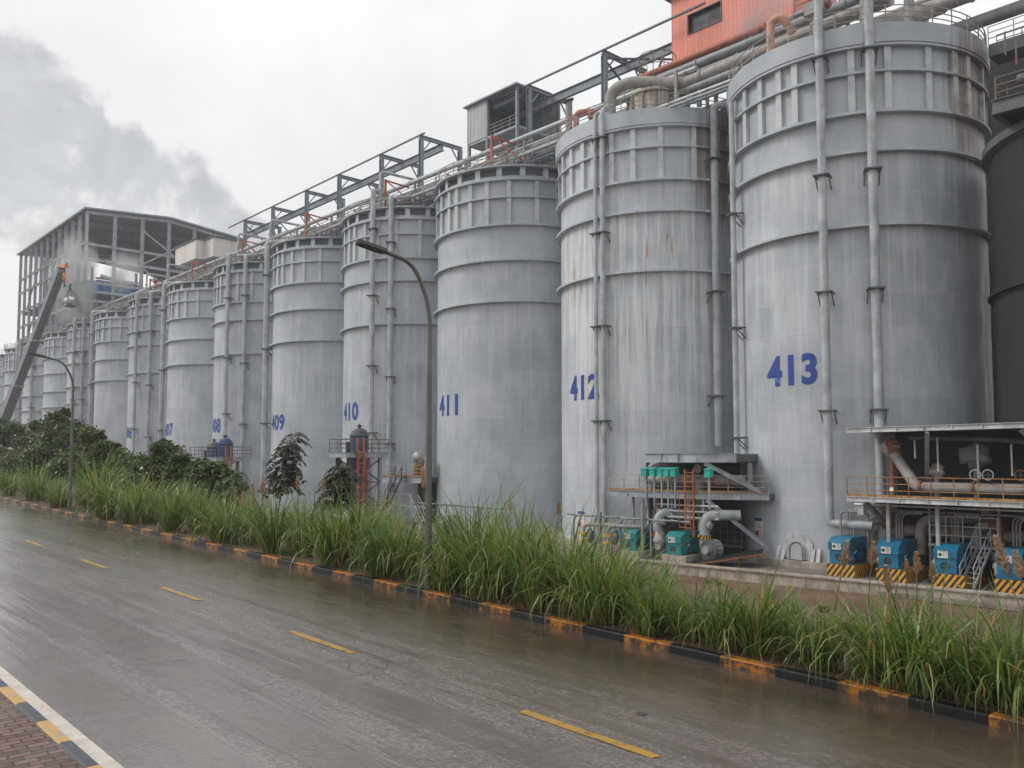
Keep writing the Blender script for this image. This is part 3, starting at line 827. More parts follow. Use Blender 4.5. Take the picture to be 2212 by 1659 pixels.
gantry([-76.6, -84.4, -93.8, -102.0, -111.5, -120.2], 'long grey steel gantry frame over silos 408 to 410', -126, -76.0,
       [((-102, 34, GY0), (-111.5, 40.8, GY0)), ((-111.5, 41.4, GY0), (-120.2, 41.0, GY1)), ((-120.2, 41.2, GY0), (-126, 41.0, GY1))])
gantry([-49.6, -59.2], 'grey steel gantry frame between the grey cabin and the orange building', -63.5, -39,
       [((-49.6, 41.7, GY0), (-43.5, 41.2, GY1)), ((-43.4, 40.0, GY0+.4), (-47.2, 33.2, GY0+.4)), ((-49.6, 41.5, GY0+.3), (-49.6, 38.6, GY1-.3)), ((-44.2, 38.5, GY0+.6), (-45.4, 35.4, GY0+2.4))])
# long pipelines resting on the silo tops
def pipeline(label, y, z, r, x0, x1, mat, flange=0, name='pipeline'):
    t_ = thing(name, label, 'pipe', (x0, y, z), 0, 'pipelines along the silo tops')
    xs_ = list(np.linspace(x0, x1, max(2, int(abs(x1-x0)/8))))
    MB().tube([(x, y, z+.012*sin(x*.9)) for x in xs_], r, 12).build('pipe', mat, t_)
    if flange:
        for x in np.arange(min(x0, x1)+3, max(x0, x1), flange): MB().tube([(x-.06, y, z), (x+.06, y, z)], r*1.16, 12).build('flange', mat, t_)
    for x in np.arange(min(x0, x1)+4, min(max(x0, x1), -20.8), 8.52): MB().beam((x, y, 33.0), (x, y, z-r), .22).build('stand', GANTRY, t_)
pipeline('slim grey pipe, foremost and highest of the pipes along the silo tops', 53.4, 36.05, .24, -240, -38, PIPE, 6)
pipeline('dark pipe just under the foremost slim pipe along the silo tops', 54.0, 35.1, .30, -240, -30, DUCT, 9)
pipeline('fat grey duct, thickest of the pipes along the silo tops', 55.1, 34.35, .56, -240, -47, DUCT, 5.7)
pipeline('dusty pipe at the rear of the rack behind the fat duct', 57.6, 36.2, .34, -240, -20, PIPE_DUSTY, 7)
pipeline('narrow conduit low behind the silo railings', 52.0, 33.75, .13, -240, -50, PIPE)
pipeline('pale slim pipe second above the fat duct along the silo tops', 54.6, 35.75, .15, -240, -52, PIPE, 0)
pipeline('dusty brown pipe low in front of the fat duct along the silo tops', 52.8, 34.2, .20, -240, -49, PIPE_DUSTY, 5)
pipeline('dark cable bundle hung beside the rear pipes along the silo tops', 58.9, 35.3, .28, -240, -34, DUCT, 0)
pipeline('dark rear pipe under the gantry hoist beam', 60.0, 37.4, .4, -130, -12, DUCT, 8)
# rack near silos 412 and 413, measured off the photo
def pipeline_px(label, y, p0, p1, r, mat, flange=0, ext=(0, 0)):
    a_, b_ = at(*p0, y=y), at(*p1, y=y)
    return pipeline(label, y, (a_.z+b_.z)/2, r, a_.x-ext[0], b_.x+ext[1], mat, flange)
pipeline_px('orange red pipe under the orange building', 54.6, (1340, 187), (1654, 58), .27, BRACE, 0)
pipeline_px('grey pipe directly below the orange red pipe', 54.4, (1316, 216), (1640, 84), .36, DUCT, 6, (0, 10))
pipeline_px('slim dark pipe third below the orange building', 54.2, (1330, 226), (1620, 110), .16, DUCT, 0)
pipeline_px('dark duct under the wide pale duct beside silo 413', 53.4, (1420, 222), (1600, 150), .32, DUCT, 0)
pipeline_px('thin pale conduit below the wide duct beside silo 413', 51.6, (1395, 238), (1580, 178), .09, WHITE)
pipeline_px('second thin conduit below the wide duct beside silo 413', 51.4, (1402, 242), (1580, 189), .09, PIPE)
pipeline_px('fat dark pipe crossing the sky right of silo 413', 58.2, (2085, 62), (2212, 8), .42, DUCT, 0, (8, 20))
pipeline_px('brown pipe above the right end of silo 413', 57.2, (1960, 45), (2040, 2), .45, PIPE_DUSTY, 7, (6, 20))
pipeline_px('narrow pipe above the black pipe behind silo 413', 57.4, (1930, 30), (1990, 4), .22, PIPE_DUSTY, 7, (6, 10))
# cable tray deck carrying the pipes
m = MB()
for y in (52.6, 56.0, 59.5): m.ibeam((-240, y, 33.25), (-34, y, 33.25), .35, .25, .04)
for x in np.arange(-238, -34, 8.52): m.ibeam((x, 52.0, 33.55), (x, 61.5, 33.55), .3, .22, .04)
tag(m.build('pipe_rack', GANTRY, loc=(-130, 56, 33)), 'grey steel beams bridging the silo tops under the pipes', 'pipe rack')
# red braces standing on the silo roofs
for n, lab in ((411, 'red steel brace standing on the roof of silo 411'), (410, 'red steel brace standing on the roof of silo 410'), (409, 'red steel brace standing on the roof of silo 409'),
               (408, 'red steel brace standing on the roof of silo 408'), (407, 'red steel brace standing on the roof of silo 407'), (406, 'red steel brace standing on the roof of silo 406')):
    x = SX[n]+3.2; t_ = thing('brace_frame', lab, 'brace', (x, 50.8, 33), 0, 'red braces on the silo roofs')
    m = MB().beam((x, 50.8, 32.9), (x, 50.8, 36.1), .2).build('post', BRACE, t_)
    m = MB().beam((x, 50.8, 36.0), (x+2.4, 52.6, 33.4), .2, .14).build('strut', BRACE, t_)
    m = MB().beam((x, 50.8, 36.0), (x+.4, 53.6, 35.7), .14).build('strut', BRACE, t_)
    x2 = SX[n]-5.2
    t_ = thing('brace_frame', lab.replace('red steel brace standing on', 'smaller red brace at the left edge of'), 'brace', (x2, 52.3, 33), 0, 'red braces on the silo roofs')
    MB().beam((x2, 52.3, 32.9), (x2, 52.3, 34.9), .2).build('post', BRACE, t_)
    MB().beam((x2, 52.3, 34.8), (x2+2.2, 53.6, 33.9), .2, .14).build('strut', BRACE, t_)
# goosenecks over the even silos
for n in (410, 408, 406, 409, 407):
    x = SX[n]+(3.0 if n % 2 == 0 else -5.0)
    t_ = thing('gooseneck_pipe', 'thin bent vent pipe rising over the roof of silo %d' % n, 'pipe', (x, 50.3, 33), 0, 'vent pipes on the silo roofs')
    MB().tube(fillet([(x, 50.3, 32.8), (x, 50.3, 36.9), (x+1.2, 54.8, 36.5)], .5), .15, 8).build('pipe', PIPE, t_)
    MB().tube([(x, 50.3, 34.9), (x, 50.3, 35.05)], .24, 10).build('flange', PIPE, t_)
    MB().tube([(x, 50.3, 33.9), (x+4.0, 52.0, 33.7)], .14, 8).build('branch', PIPE, t_)
# valves and small pipework on the roofs
for n in (411, 410, 409, 408, 407, 406, 405):
    R = random.Random(n); t_ = thing('valve_cluster', 'tangle of dusty valves and small pipes on the roof of silo %d' % n, 'valves', (SX[n], 51.8, 33), 0, 'roof valves')
    for i in range(7):
        x = SX[n]+R.uniform(-3.5, 5); y = R.uniform(50.6, 53.0); h = R.uniform(.5, 1.5)
        m = MB().tube([(x, y, 32.9), (x, y, 32.9+h)], .12, 8)
        m.tube([(x-.3, y, 32.9+h), (x+.3, y, 32.9+h)], .2, 9); m.tube([(x, y, 32.9+h), (x, y, 33.2+h)], .05, 6); m.tube([(x, y, 33.2+h), (x, y, 33.24+h)], .17, 10)
        m.build('valve', R.choice([PIPE_DUSTY, PIPE_DUSTY, RUST, DUCT]), t_)
    m = MB()
    for i in range(4):
        x = SX[n]+R.uniform(-4, 2); y = R.uniform(50.4, 53)
        m.tube(fillet([(x, y, 33), (x, y, 33.4+R.random()), (x+R.uniform(2, 4), y+.3, 33.4+R.random())], .3), R.uniform(.07, .16), 7)
    m.build('small_pipes', PIPE_DUSTY, t_)
t_ = thing('catwalk_railing', 'long thin railing of the catwalk along the silo tops', 'railing', (-150, 51.6, 33.3))
m = MB()
for h in (.45, .85, 1.2): m.tube([(x, 51.5, 33.3+h) for x in np.arange(-238, -50, 8.0)], .035, 5)
for x in np.arange(-238, -50, 2.0): m.tube([(x, 51.5, 33.2), (x, 51.5, 34.5)], .038, 5)
m.build('rails', RAIL, t_)
# cabin on the gantry
def wall_quad(m, a, b, z0, z1, th=.08): m.beam(Vector((*a, (z0+z1)/2)), Vector((*b, (z0+z1)/2)), th, z1-z0, up=(0, 0, 1)); return m
cx0, cx1 = -68.1, -60.7
t_ = thing('cabin', 'grey sheet metal cabin on legs over silo 411', 'cabin', (-64.1, 57, 33))
m = MB(); m.box((-66.7, 55.8, 40.9), (3.0, .1, 3.8)); m.build('front_wall', GREY_SHEET, t_)
m = MB(); m.box((-68.2, 58.7, 40.9), (.1, 5.9, 3.8)); m.build('side_wall', GREY_SHEET, t_)
m = MB(); m.box((-64.5, 61.7, 40.9), (7.4, .1, 3.8)); m.build('rear_wall', STEEL_L, t_)
m = MB(); m.prism([(-68.6, 55.4), (-60.4, 55.4), (-60.4, 62.1), (-68.6, 62.1)], 42.85, 43.0); m.build('roof', STEEL, t_)
m = MB(); m.prism([(-68.2, 55.8), (-60.7, 55.8), (-60.7, 61.7), (-68.2, 61.7)], 38.75, 38.98); m.build('floor', STEEL, t_)
for x, y in ((-68.1, 55.9), (-65.2, 55.9), (-60.8, 55.9), (-65.2, 61.6), (-60.8, 61.6)): MB().beam((x, y, 33), (x, y, 42.84), .28).build('post', GANTRY, t_)
m = MB(); m.ibeam((-65.1, 56.6, 42.2), (-60.7, 56.6, 42.2), .5, .2); m.beam((-65.1, 58.5, 41.8), (-60.7, 58.5, 41.8), .14); m.build('beams', GANTRY, t_)
m = MB()
for h in (.4, .75, 1.1): m.tube([(-65.1, 55.9, 38.98+h), (-60.7, 55.9, 38.98+h)], .035, 5)
for x in np.arange(-64.1, -60.6, 1.1): m.tube([(x, 55.9, 38.98), (x, 55.9, 40.08)], .035, 5)
m.build('railing', RAIL, t_)
# white cabin farther left
t_ = thing('cabin', 'white corrugated cabin on the silo tops below the hall', 'cabin', (-144, 57, 33))
wa, wb_, wc = at(372, 579, y=52.8), at(372, 541, y=52.8), at(441, 552, y=52.8)
X0, X1, Z0, Z1 = wa.x, wc.x, wa.z, wb_.z
m = MB(); m.prism([(X0, 55), (X0+.3, 53.4), (X0+1.2, 52.8), (X1-3.2, 52.8), (X1-3.2, 54.2), (X1, 54.2), (X1, 58), (X0, 58)], Z0, Z1); m.build('wall', WHITE_SHEET, t_)
m = MB(); m.prism([(X0-.2, 55), (X0+.1, 53.2), (X0+1.1, 52.6), (X1-3.0, 52.6), (X1-3.0, 54.0), (X1+.2, 54.0), (X1+.2, 58.2), (X0-.2, 58.2)], Z1+.02, Z1+.18); m.build('roof', STEEL_D, t_)
for x in (X0+.6, (X0+X1)/2, X1-.5): MB().beam((x, 55.5, 33), (x, 55.5, Z0), .3).build('post', GANTRY, t_)
# orange head house
t_ = thing('orange_building', 'orange corrugated building high on the gantry with dark strip windows', 'building', (-37, 57, 38.9))
bx0, bx1, by0, by1, bz0, bz1 = -43.0, -32.0, 57.0, 63.5, at(1453, 143, y=57).z, 45.2
_w = [at(1487, 66, y=57), at(1488, 42, y=57), at(1559, 8, y=57)]
wins = [(_w[0].x, _w[2].x, (_w[0].z+_w[1].z)/2-.85, (_w[0].z+_w[1].z)/2+.75), (-36.0, -32.9, 43.2, 44.7)]
m = MB()
def fbox(x0, x1, z0, z1): m.box(((x0+x1)/2, by0, (z0+z1)/2), (x1-x0, .12, z1-z0))
fbox(bx0, bx1, bz0, wins[0][2]); fbox(bx0, wins[0][0], wins[0][2], bz1); fbox(wins[0][1], bx1, wins[0][2], wins[0][3])
fbox(wins[0][0], wins[1][0], wins[0][3], bz1); fbox(wins[1][0], wins[1][1], wins[0][3], wins[1][2]); fbox(wins[1][1], bx1, wins[0][3], bz1); fbox(wins[1][0], wins[1][1], wins[1][3], bz1)
m.build('front_wall', ORANGE_SHEET, t_)
MB().box((bx0+.06, (by0+by1)/2+.06, (bz0+bz1)/2), (.12, by1-by0, bz1-bz0)).build('side_wall', ORANGE_SHEET, t_)
MB().box((bx1-.06, (by0+by1)/2+.06, (bz0+bz1)/2), (.12, by1-by0, bz1-bz0)).build('side_wall', ORANGE_SHEET, t_)
MB().box(((bx0+bx1)/2, by1+.12, (bz0+bz1)/2), (bx1-bx0, .12, bz1-bz0)).build('rear_wall', ORANGE_SHEET, t_)
MB().box(((bx0+bx1)/2, (by0+by1)/2, bz0-.12), (bx1-bx0+.1, by1-by0+.3, .24)).build('floor', STEEL_D, t_)
MB().prism([(bx0-.7, by0-.7), (bx1+.7, by0-.7), (bx1+.7, by1+.7), (bx0-.7, by1+.7)], bz1-.25, bz1).build('roof', STEEL_D, t_)
for i, w in enumerate(wins):
    m = MB(); x0, x1, z0, z1 = w
    for q in ((x0, x1, z0-.04, z0), (x0, x1, z1, z1+.04)): m.box(((q[0]+q[1])/2, by0-.08, (q[2]+q[3])/2), (q[1]-q[0]+.08, .08, .05))
    for x in (x0, x1): m.box((x, by0-.08, (z0+z1)/2), (.06, .08, z1-z0))
    wo = m.build('window', STEEL_D, t_)
    MB().box(((x0+x1)/2, by0+.25, (z0+z1)/2), (x1-x0-.01, .02, z1-z0-.01)).build('pane', paint('window_pane', (.05, .055, .065), .2, amt=.2), wo)
MB().beam((bx0+.3, by0+1, 33), (bx0+.3, by0+1, bz0-.25), .4).build('post', GANTRY, t_)
MB().beam((bx1-.3, by0+1, 33), (bx1-.3, by0+1, bz0-.25), .4).build('post', GANTRY, t_)
MB().box((-30.6, 58.5, 39.2), (2.8, 3, .25)).build('balcony', STEEL, t_)
m = MB()
for h in (.45, .85, 1.25): m.tube([(-31.9, 57.05, 39.3+h), (-29.25, 57.05, 39.3+h), (-29.25, 60, 39.3+h)], .04, 5)
for x, y in ((-31.9, 57.05), (-30.6, 57.05), (-29.25, 57.05), (-29.25, 58.5), (-29.25, 60)): m.tube([(x, y, 39.3), (x, y, 40.55)], .04, 5)
m.build('railing', RAIL_TOP, t_)
# roof equipment on silo 412: rusty drum, bent duct, steam vent, red elbow
x12 = SX[412]
t_ = thing('drum', 'rust stained drum with pipes on the roof of silo 412', 'drum', (x12+2.5, 53, 33))
m = MB().lathe([(2.1, 32.9), (2.1, 35.2), (.1, 35.5)], (x12+2.8, 53.6), n=32); m.build('shell', paint('stained_drum', (.42, .38, .33), .6, amt=.6, rust=.45), t_)
MB().lathe([(2.1, 34.9), (2.25, 34.9), (2.25, 35.0), (2.1, 35.0)], (x12+2.8, 53.6), n=32).build('rim', PIPE_DUSTY, t_)
m = MB()
for k in range(6):
    a = radians(200+k*28); m.beam((x12+2.8+2.15*cos(a), 53.6+2.15*sin(a), 32.9), (x12+2.8+2.15*cos(a), 53.6+2.15*sin(a), 34.9), .12)
m.build('stiffeners', STEEL_D, t_)
t_ = thing('duct', 'fat pale duct arching over the roof of silo 412 and on towards silo 413', 'duct', (x12-.5, 50.8, 33))
q0, q1, q2, q3, q4 = at(1318, 216, y=51.2), at(1322, 190, y=51.2), at(1362, 176, y=51.6), at(1478, 181, y=53.4), at(1650, 110, y=53.6)
dq = (q4-q3).normalized()
MB().tube(fillet([Vector((q0.x, 51.2, 32.9)), Vector((q0.x, 51.2, q1.z-.2)), q2, q3, q4+dq*9], .9), .45, 16).build('pipe', PIPE_DUSTY, t_)
for k in (1.5, 6, 10.5): MB().tube([q3+dq*k, q3+dq*(k+.16)], .53, 16).build('flange', PIPE_DUSTY, t_)
for yy in (-.75, .75): MB().beam((q3.x-.2, q3.y+yy, 32.9), (q3.x-.2, q3.y+yy, q3.z+.9), .22).build('stand', PIPE_DUSTY, t_)
MB().beam((q3.x-.2, q3.y-.8, q3.z-.7), (q3.x-.2, q3.y+.8, q3.z-.7), .2).build('cross_beam', PIPE_DUSTY, t_)
t_ = thing('vent_pipe', 'pale upright vent pipe with a tilted black lid beside the red elbow', 'vent', (x12-4.6, 51.5, 33))
MB().tube([(x12-4.6, 51.5, 32.9), (x12-4.6, 51.5, 36.5)], .30, 12).build('pipe', PIPE_DUSTY, t_)
MB().tube([(x12-4.6, 51.5, 36.55), (x12-4.62, 51.45, 36.68)], .46, 14).build('lid', BLACK, t_)
t_ = thing('elbow_pipe', 'red oxide elbow pipe rising from the roof of silo 412', 'pipe', (x12-3.2, 51, 33))
MB().tube(fillet([(x12-3.2, 50.9, 32.9), (x12-3.2, 50.9, 35.0), (x12-2.2, 51.6, 35.0)], .5), .25, 12).build('pipe', BRACE, t_)
MB().blob((x12-2.0, 51.7, 34.6), (.45, .4, .5), jit=.25, seed=4).build('valve', RUST, t_)
t_ = thing('stair_cage', 'round railed ladder cage behind the duct on silo 412', 'ladder', (x12-.2, 55, 33))
m = MB()
for hh in (37.3, 38.4, 39.4): m.tube([(x12+1.6+1.5*cos(a), 55.5+1.5*sin(a), hh) for a in np.linspace(pi*.9, 2.2*pi, 18)], .035, 5, caps=False)
for a in np.linspace(pi*.9, 2.2*pi, 8): m.tube([(x12+1.6+1.5*cos(a), 55.5+1.5*sin(a), 36.6), (x12+1.6+1.5*cos(a), 55.5+1.5*sin(a), 39.4)], .035, 5)
m.build('railing', RAIL_TOP, t_)
MB().tube([(x12+1.6, 55.5, 32.9), (x12+1.6, 55.5, 37)], .9, 16).build('column', PIPE, t_)
# roof equipment on silo 413
t_ = thing('steam_vent', 'pale pink bent vent box in front of the orange building', 'vent', (-31.9, 51.6, 33))
vb_, vt_, ve_ = at(1663, 105, y=51.2), at(1672, 44, y=51.2), at(1698, 66, y=51.8)
MB().tube(fillet([(vb_.x, 51.2, 32.8), (vb_.x+.1, 51.2, vt_.z), (vt_.x+.5, 51.3, vt_.z+.1), (ve_.x+.5, 51.9, ve_.z-.3)], .3), .27, 12).build('pipe', paint('pinkish_pipe', (.50, .27, .20), .6, amt=.4), t_)
t_ = thing('roof_duct', 'dusty fat duct lying on the roof of silo 413', 'duct', (-28, 51.8, 33))
MB().tube(fillet([(-33.0, 52.2, 33.6), (-28, 51.4, 33.6), (-23.6, 53.5, 34.0), (-22, 58, 36.2)], 1.5), .55, 14).build('pipe', PIPE_DUSTY, t_)
for i, (x, y, h) in enumerate(((-27.2, 51.4, 2.6), (-24.6, 52.6, 3.2), (-22.0, 53.0, 4.0))):
    t_ = thing('roof_valve', ('pale box valve right of the left fat downpipe', 'grey box valve between the two fat downpipes', 'tall dusty valve right of the right fat downpipe')[i]+' on silo 413', 'valve', (x, y, 33))
    MB().tube([(x, y, 32.8), (x, y, 33+h)], .3, 12).build('pipe', PIPE_DUSTY, t_)
    MB().box((x, y, 33.1+h), (1.3, .9, .8)).build('body', PIPE_DUSTY, t_)
    MB().tube([(x-.9, y, 33.1+h), (x+.9, y, 33.1+h)], .24, 10).build('shaft', RUST, t_)
# walkway bridge leaving the top of silo 413 to the right, and the lower one on the near-black silo
def walkway(name, label, a, b, w, rail, h=.55):
    a, b = Vector(a), Vector(b); d = (b-a).normalized(); s_ = Vector((-d.y, d.x, 0))
    t_ = thing(name, label, 'walkway', a)
    MB().beam(a-Vector((0, 0, h/2)), b-Vector((0, 0, h/2)), w, h).build('deck', STEEL_D, t_)
    for k in (-1, 1):
        m = MB(); o = s_*(k*(w/2-.05))
        for hh in (.4, .78, 1.15): m.tube([a+o+Vector((0, 0, hh)), b+o+Vector((0, 0, hh))], .032, 5)
        n = int((b-a).length/1.4)
        for i in range(n+1): m.tube([a+o+d*((b-a).length*i/n), a+o+d*((b-a).length*i/n)+Vector((0, 0, 1.15))], .032, 5)
        m.build('railing', rail, t_)
    return t_
walkway('walkway', 'dusty railed bridge running right from the top of silo 413', (-19.2, 58.6, 32.5), (10, 58.6, 32.5), 1.6, RAIL, .8)
walkway('walkway', 'dark railed bridge below the dusty one at the right edge', (-17.6, 61, 28.6), (10, 61, 28.6), 1.4, RAIL_TOP, .7)
# ---------------------------------------------------------------- open steel hall over the far silos
hx0, hx1, hy0, hym, hy1, hz0, hz1, hzr = -237.0, -185.0, 52.6, 69.0, 85.4, 33.0, 56.2, 57.9
t_ = thing('open_hall', 'huge open sided steel hall standing over the far silos', 'building', (-211, 69, 33))
m = MB()
for (ya, za), (yb, zb) in (((hy0-.8, hz1+.5), (hym, hzr)), ((hym, hzr), (hy1+.8, hz1-.2))):
    m.add([(hx0-1, ya, za), (hx1+1, ya, za), (hx1+1, yb, zb), (hx0-1, yb, zb), (hx0-1, ya, za+.35), (hx1+1, ya, za+.35), (hx1+1, yb, zb+.35), (hx0-1, yb, zb+.35)],
          [(0, 1, 2, 3), (7, 6, 5, 4), (0, 4, 5, 1), (1, 5, 6, 2), (2, 6, 7, 3), (3, 7, 4, 0)])
m.build('roof', paint('hall_roof', (.24, .26, .285), .6, amt=.2), t_)
HC = paint('hall_steel', (.36, .39, .42), .55, amt=.25)
for x in np.linspace(hx0, hx1, 12):
    MB().ibeam((x, hy0, hz0), (x, hy0, hz1+.4), .75, .5, .08, up=(1, 0, 0)).build('column', HC, t_)
for y in (58, 63.5, 69, 74.5, 80, 85):
    MB().ibeam((hx1, y, hz0), (hx1, y, hz1+.6+(1.6-abs(y-69)/16.4*1.4)-.6), .65, .5, .08, up=(0, 1, 0)).build('column', HC, t_)
    MB().ibeam((hx0, y, hz0), (hx0, y, hz1), .65, .5, .08, up=(0, 1, 0)).build('column', HC, t_)
for z in (38.5, 42.2, 46.9, 50.2):
    MB().ibeam((hx0, hy0-.1, z), (hx1, hy0-.1, z), .5, .3, .06).build('girt', HC, t_)
    if z != 50.2: MB().ibeam((hx1+.1, hy0, z), (hx1+.1, hy1, z), .6, .4, .06).build('girt', HC, t_)
MB().ibeam((hx1+.1, hy0, 49.9), (hx1+.1, hym+6, 49.9), .5, .3, .06).build('girt', HC, t_)
MB().ibeam((hx1+.15, hy0, hz1+.1), (hx1+.15, hym, hzr-.4), .7, .4, .06).build('rafter', HC, t_)
MB().ibeam((hx1+.15, hym, hzr-.4), (hx1+.15, hy1, hz1-.6), .7, .4, .06).build('rafter', HC, t_)
for x in np.linspace(hx0, hx1, 12)[1:-1:2]:
    m = MB(); m.ibeam((x, hy0, hz1-.1), (x, hym, hzr-.7), .9, .4, .06); m.ibeam((x, hym, hzr-.7), (x, hy1, hz1-.8), .9, .4, .06); m.build('rafter', HC, t_)
for (ya, za, yb, zb) in ((63.5, 38.8, 74.5, 46.6), (63.5, 46.6, 74.5, 38.8), (63.5, 47.2, 74.5, 54.5), (63.5, 54.5, 74.5, 47.2)):
    MB().beam((hx1+.1, ya, za), (hx1+.1, yb, zb), .25).build('cross_brace', HC, t_)
for i in range(3):
    x = hx0+6+i*15
    for zz in (34, 42.4): MB().beam((x, hy0+.2, zz), (x+9, hy0+.2, zz+7.8), .25).build('cross_brace', HC, t_)
MB().box((-211, hy1+.3, 46), (52, .15, 19.6)).build('rear_wall', paint('hall_back_sheet', (.17, .19, .215), .6, amt=.2), t_)
MB().box((-221, 69, 41.9), (30, 32, .3)).build('floor', STEEL_D, t_)
for i in range(12):
    MB().beam((-186-i*4.2, 84, 33), (-186-i*4.2, 84, 55), .4).build('column', HC, t_)
t_ = thing('blue_press', 'bright blue machine inside the open hall near its corner', 'machine', (-188, 58, 40))
MB().box((-190, 59.5, 41.9), (7, 8.5, 2.6)).build('body', paint('bright_blue', (.03, .17, .42), .45), t_)
MB().tube(fillet([(-186, 55.8, 44.0), (-186, 60, 43.2), (-186, 63, 43.2)], .5), .35, 10).build('pipe', PIPE, t_)
MB().box((-188.5, 59, 40.3), (8, 9.5, .5)).build('base', STEEL, t_)
MB().tube([(-186.4, 55, 43.5), (-186.4, 63.5, 43.5)], .2, 8).build('rail', ORANGE, t_)
for i, (x, y, r, z1) in enumerate(((-224, 58, 2.6, 44.5), (-214, 58.5, 2.8, 46.5), (-205, 57.5, 2.4, 43.5), (-196, 59, 2.2, 42.5))):
    t_ = thing('tank', ('leftmost grey tank inside the open hall', 'tall grey tank second from left inside the open hall', 'grey tank third from left inside the open hall', 'low grey tank nearest the blue machine inside the hall')[i], 'tank', (x, y, 33), 0, 'tanks inside the hall')
    MB().lathe([(r, 33), (r, z1), (r*.4, z1+.9), (.05, z1+1)], (x, y), n=28).build('shell', STEEL, t_)
    MB().lathe([(r+.15, z1-1), (r+.15, z1-.7)], (x, y), n=28).build('ring', STEEL, t_)
    MB().tube(fillet([(x+r, y-1, 33), (x+r+.5, y-1.5, z1-2), (x+r+4, y-1.5, z1-2)], .6), .3, 8).build('pipe', PIPE, t_)
# small canopy structure left of the last silo
t_ = thing('far_platform', 'dark roofed platform at the far left edge of the picture', 'platform', (-268, 52, 20))
MB().box((-270, 52, 32.3), (9, 10, .5)).build('roof', STEEL_D, t_)
MB().box((-270, 52, 21.2), (9.5, 10, .6)).build('deck', STEEL_D, t_)
for x in (-274, -266.2):
    for y in (47.4, 56.6): MB().beam((x, y, 0), (x, y, 32), .4).build('post', STEEL_D, t_)
m = MB()
for h in (.5, 1.0): m.tube([(-274.6, 47.1, 21.5+h), (-265.4, 47.1, 21.5+h), (-265.4, 56.9, 21.5+h)], .05, 5)
for x in np.arange(-274.6, -265, 1.5): m.tube([(x, 47.1, 21.5), (x, 47.1, 22.5)], .05, 5)
m.build('railing', RAIL, t_)
# ---------------------------------------------------------------- crane boom with its load
b0, b1 = at(-60, 1085, y=40), at(133, 583, y=40)
d = (b1-b0).normalized(); L = (b1-b0).length
t_ = thing('crane', 'long telescopic crane boom leaning up to the right', 'crane', (b0.x, 40, 2))
up_ = Vector((0, 1, 0)).cross(d)
for i, (f0, f1, w) in enumerate(((0, .42, 1.75), (.42, .58, 1.55), (.58, .76, 1.36), (.76, 1.0, 1.2))):
    m = MB(); p, q = b0+d*(L*f0), b0+d*(L*f1)
    m.beam(p, q, w, w*1.05, up=(0, 1, 0))
    so = m.build('boom_section', CRANE, t_)
    if i < 3: MB().beam(q-d*.25, q+d*.12, w*1.12, w*1.18, up=(0, 1, 0)).build('collar', STEEL_L, so)
m = MB(); m.beam(b1+Vector((-.8, 0, .75)), b1+Vector((2.7, 0, .1)), .7, .45); m.beam(b1+Vector((2.2, 0, .3)), b1+Vector((3.0, 0, .7)), .25, .3); m.build('boom_head', CRANE_O, t_)
hk = b1+Vector((1.7, 0, -.1))
m = MB()
for k in (-.18, .18): m.tube([hk+Vector((k, 0, .5)), hk+Vector((k, 0, -.7))], .035, 5)
m.build('cable', BLACK, t_)
ho = MB().blob(hk+Vector((0, 0, -1.5)), (.5, .3, .9), jit=.04, nu=12, nv=8).build('hook_block', CRANE_O, t_)
m = MB()
for k in range(3): m.box(hk+Vector((0, -.27, -1.05-k*.42)), (.75, .12, .13), rot=Matrix.Rotation(.5, 3, 'Y'))
m.build('stripes', BLACK, ho)
m = MB().tube([hk+Vector((.28*sin(a)+.05, 0, -2.65+.28*cos(a))) for a in np.linspace(-.6, 3.9, 10)], .12, 7); m.build('hook', BLACK, t_)
m = MB().tube([b1+up_*.9-d*.2, b0+d*(L*.55)+up_*1.1], .03, 5); m.build('hoist_rope', BLACK, t_)
# load hung on slings
lp = at(152, 651, y=40); lt = at(151, 622, y=40)
t_ = thing('crane_load', 'pale wrapped bundle hanging on slings from the crane', 'load', lp)
MB().blob(lp+Vector((0, 0, .1)), (1.0, .8, .6), jit=.22, seed=3, nu=14, nv=9).build('bundle', WHITE, t_)
MB().box(lp+Vector((0, 0, -.75)), (2.0, 1.4, .16)).build('pallet', STEEL_D, t_)
for sx in (-1, 1):
    for sy in (-1, 1): MB().tube([lt+Vector((0, 0, .3)), lp+Vector((sx*1.3, sy*.8, -.6))], .06, 5).build('sling', BLACK, t_)
MB().tube([lt+Vector((0, 0, .2)), hk+Vector((0, 0, -2.9))], .05, 5).build('lifting_cable', BLACK, t_)
MB().tube([lt+Vector((-.3, 0, .3)), lt+Vector((.5, 0, .5))], .16, 8).build('shackle', STEEL_D, t_)
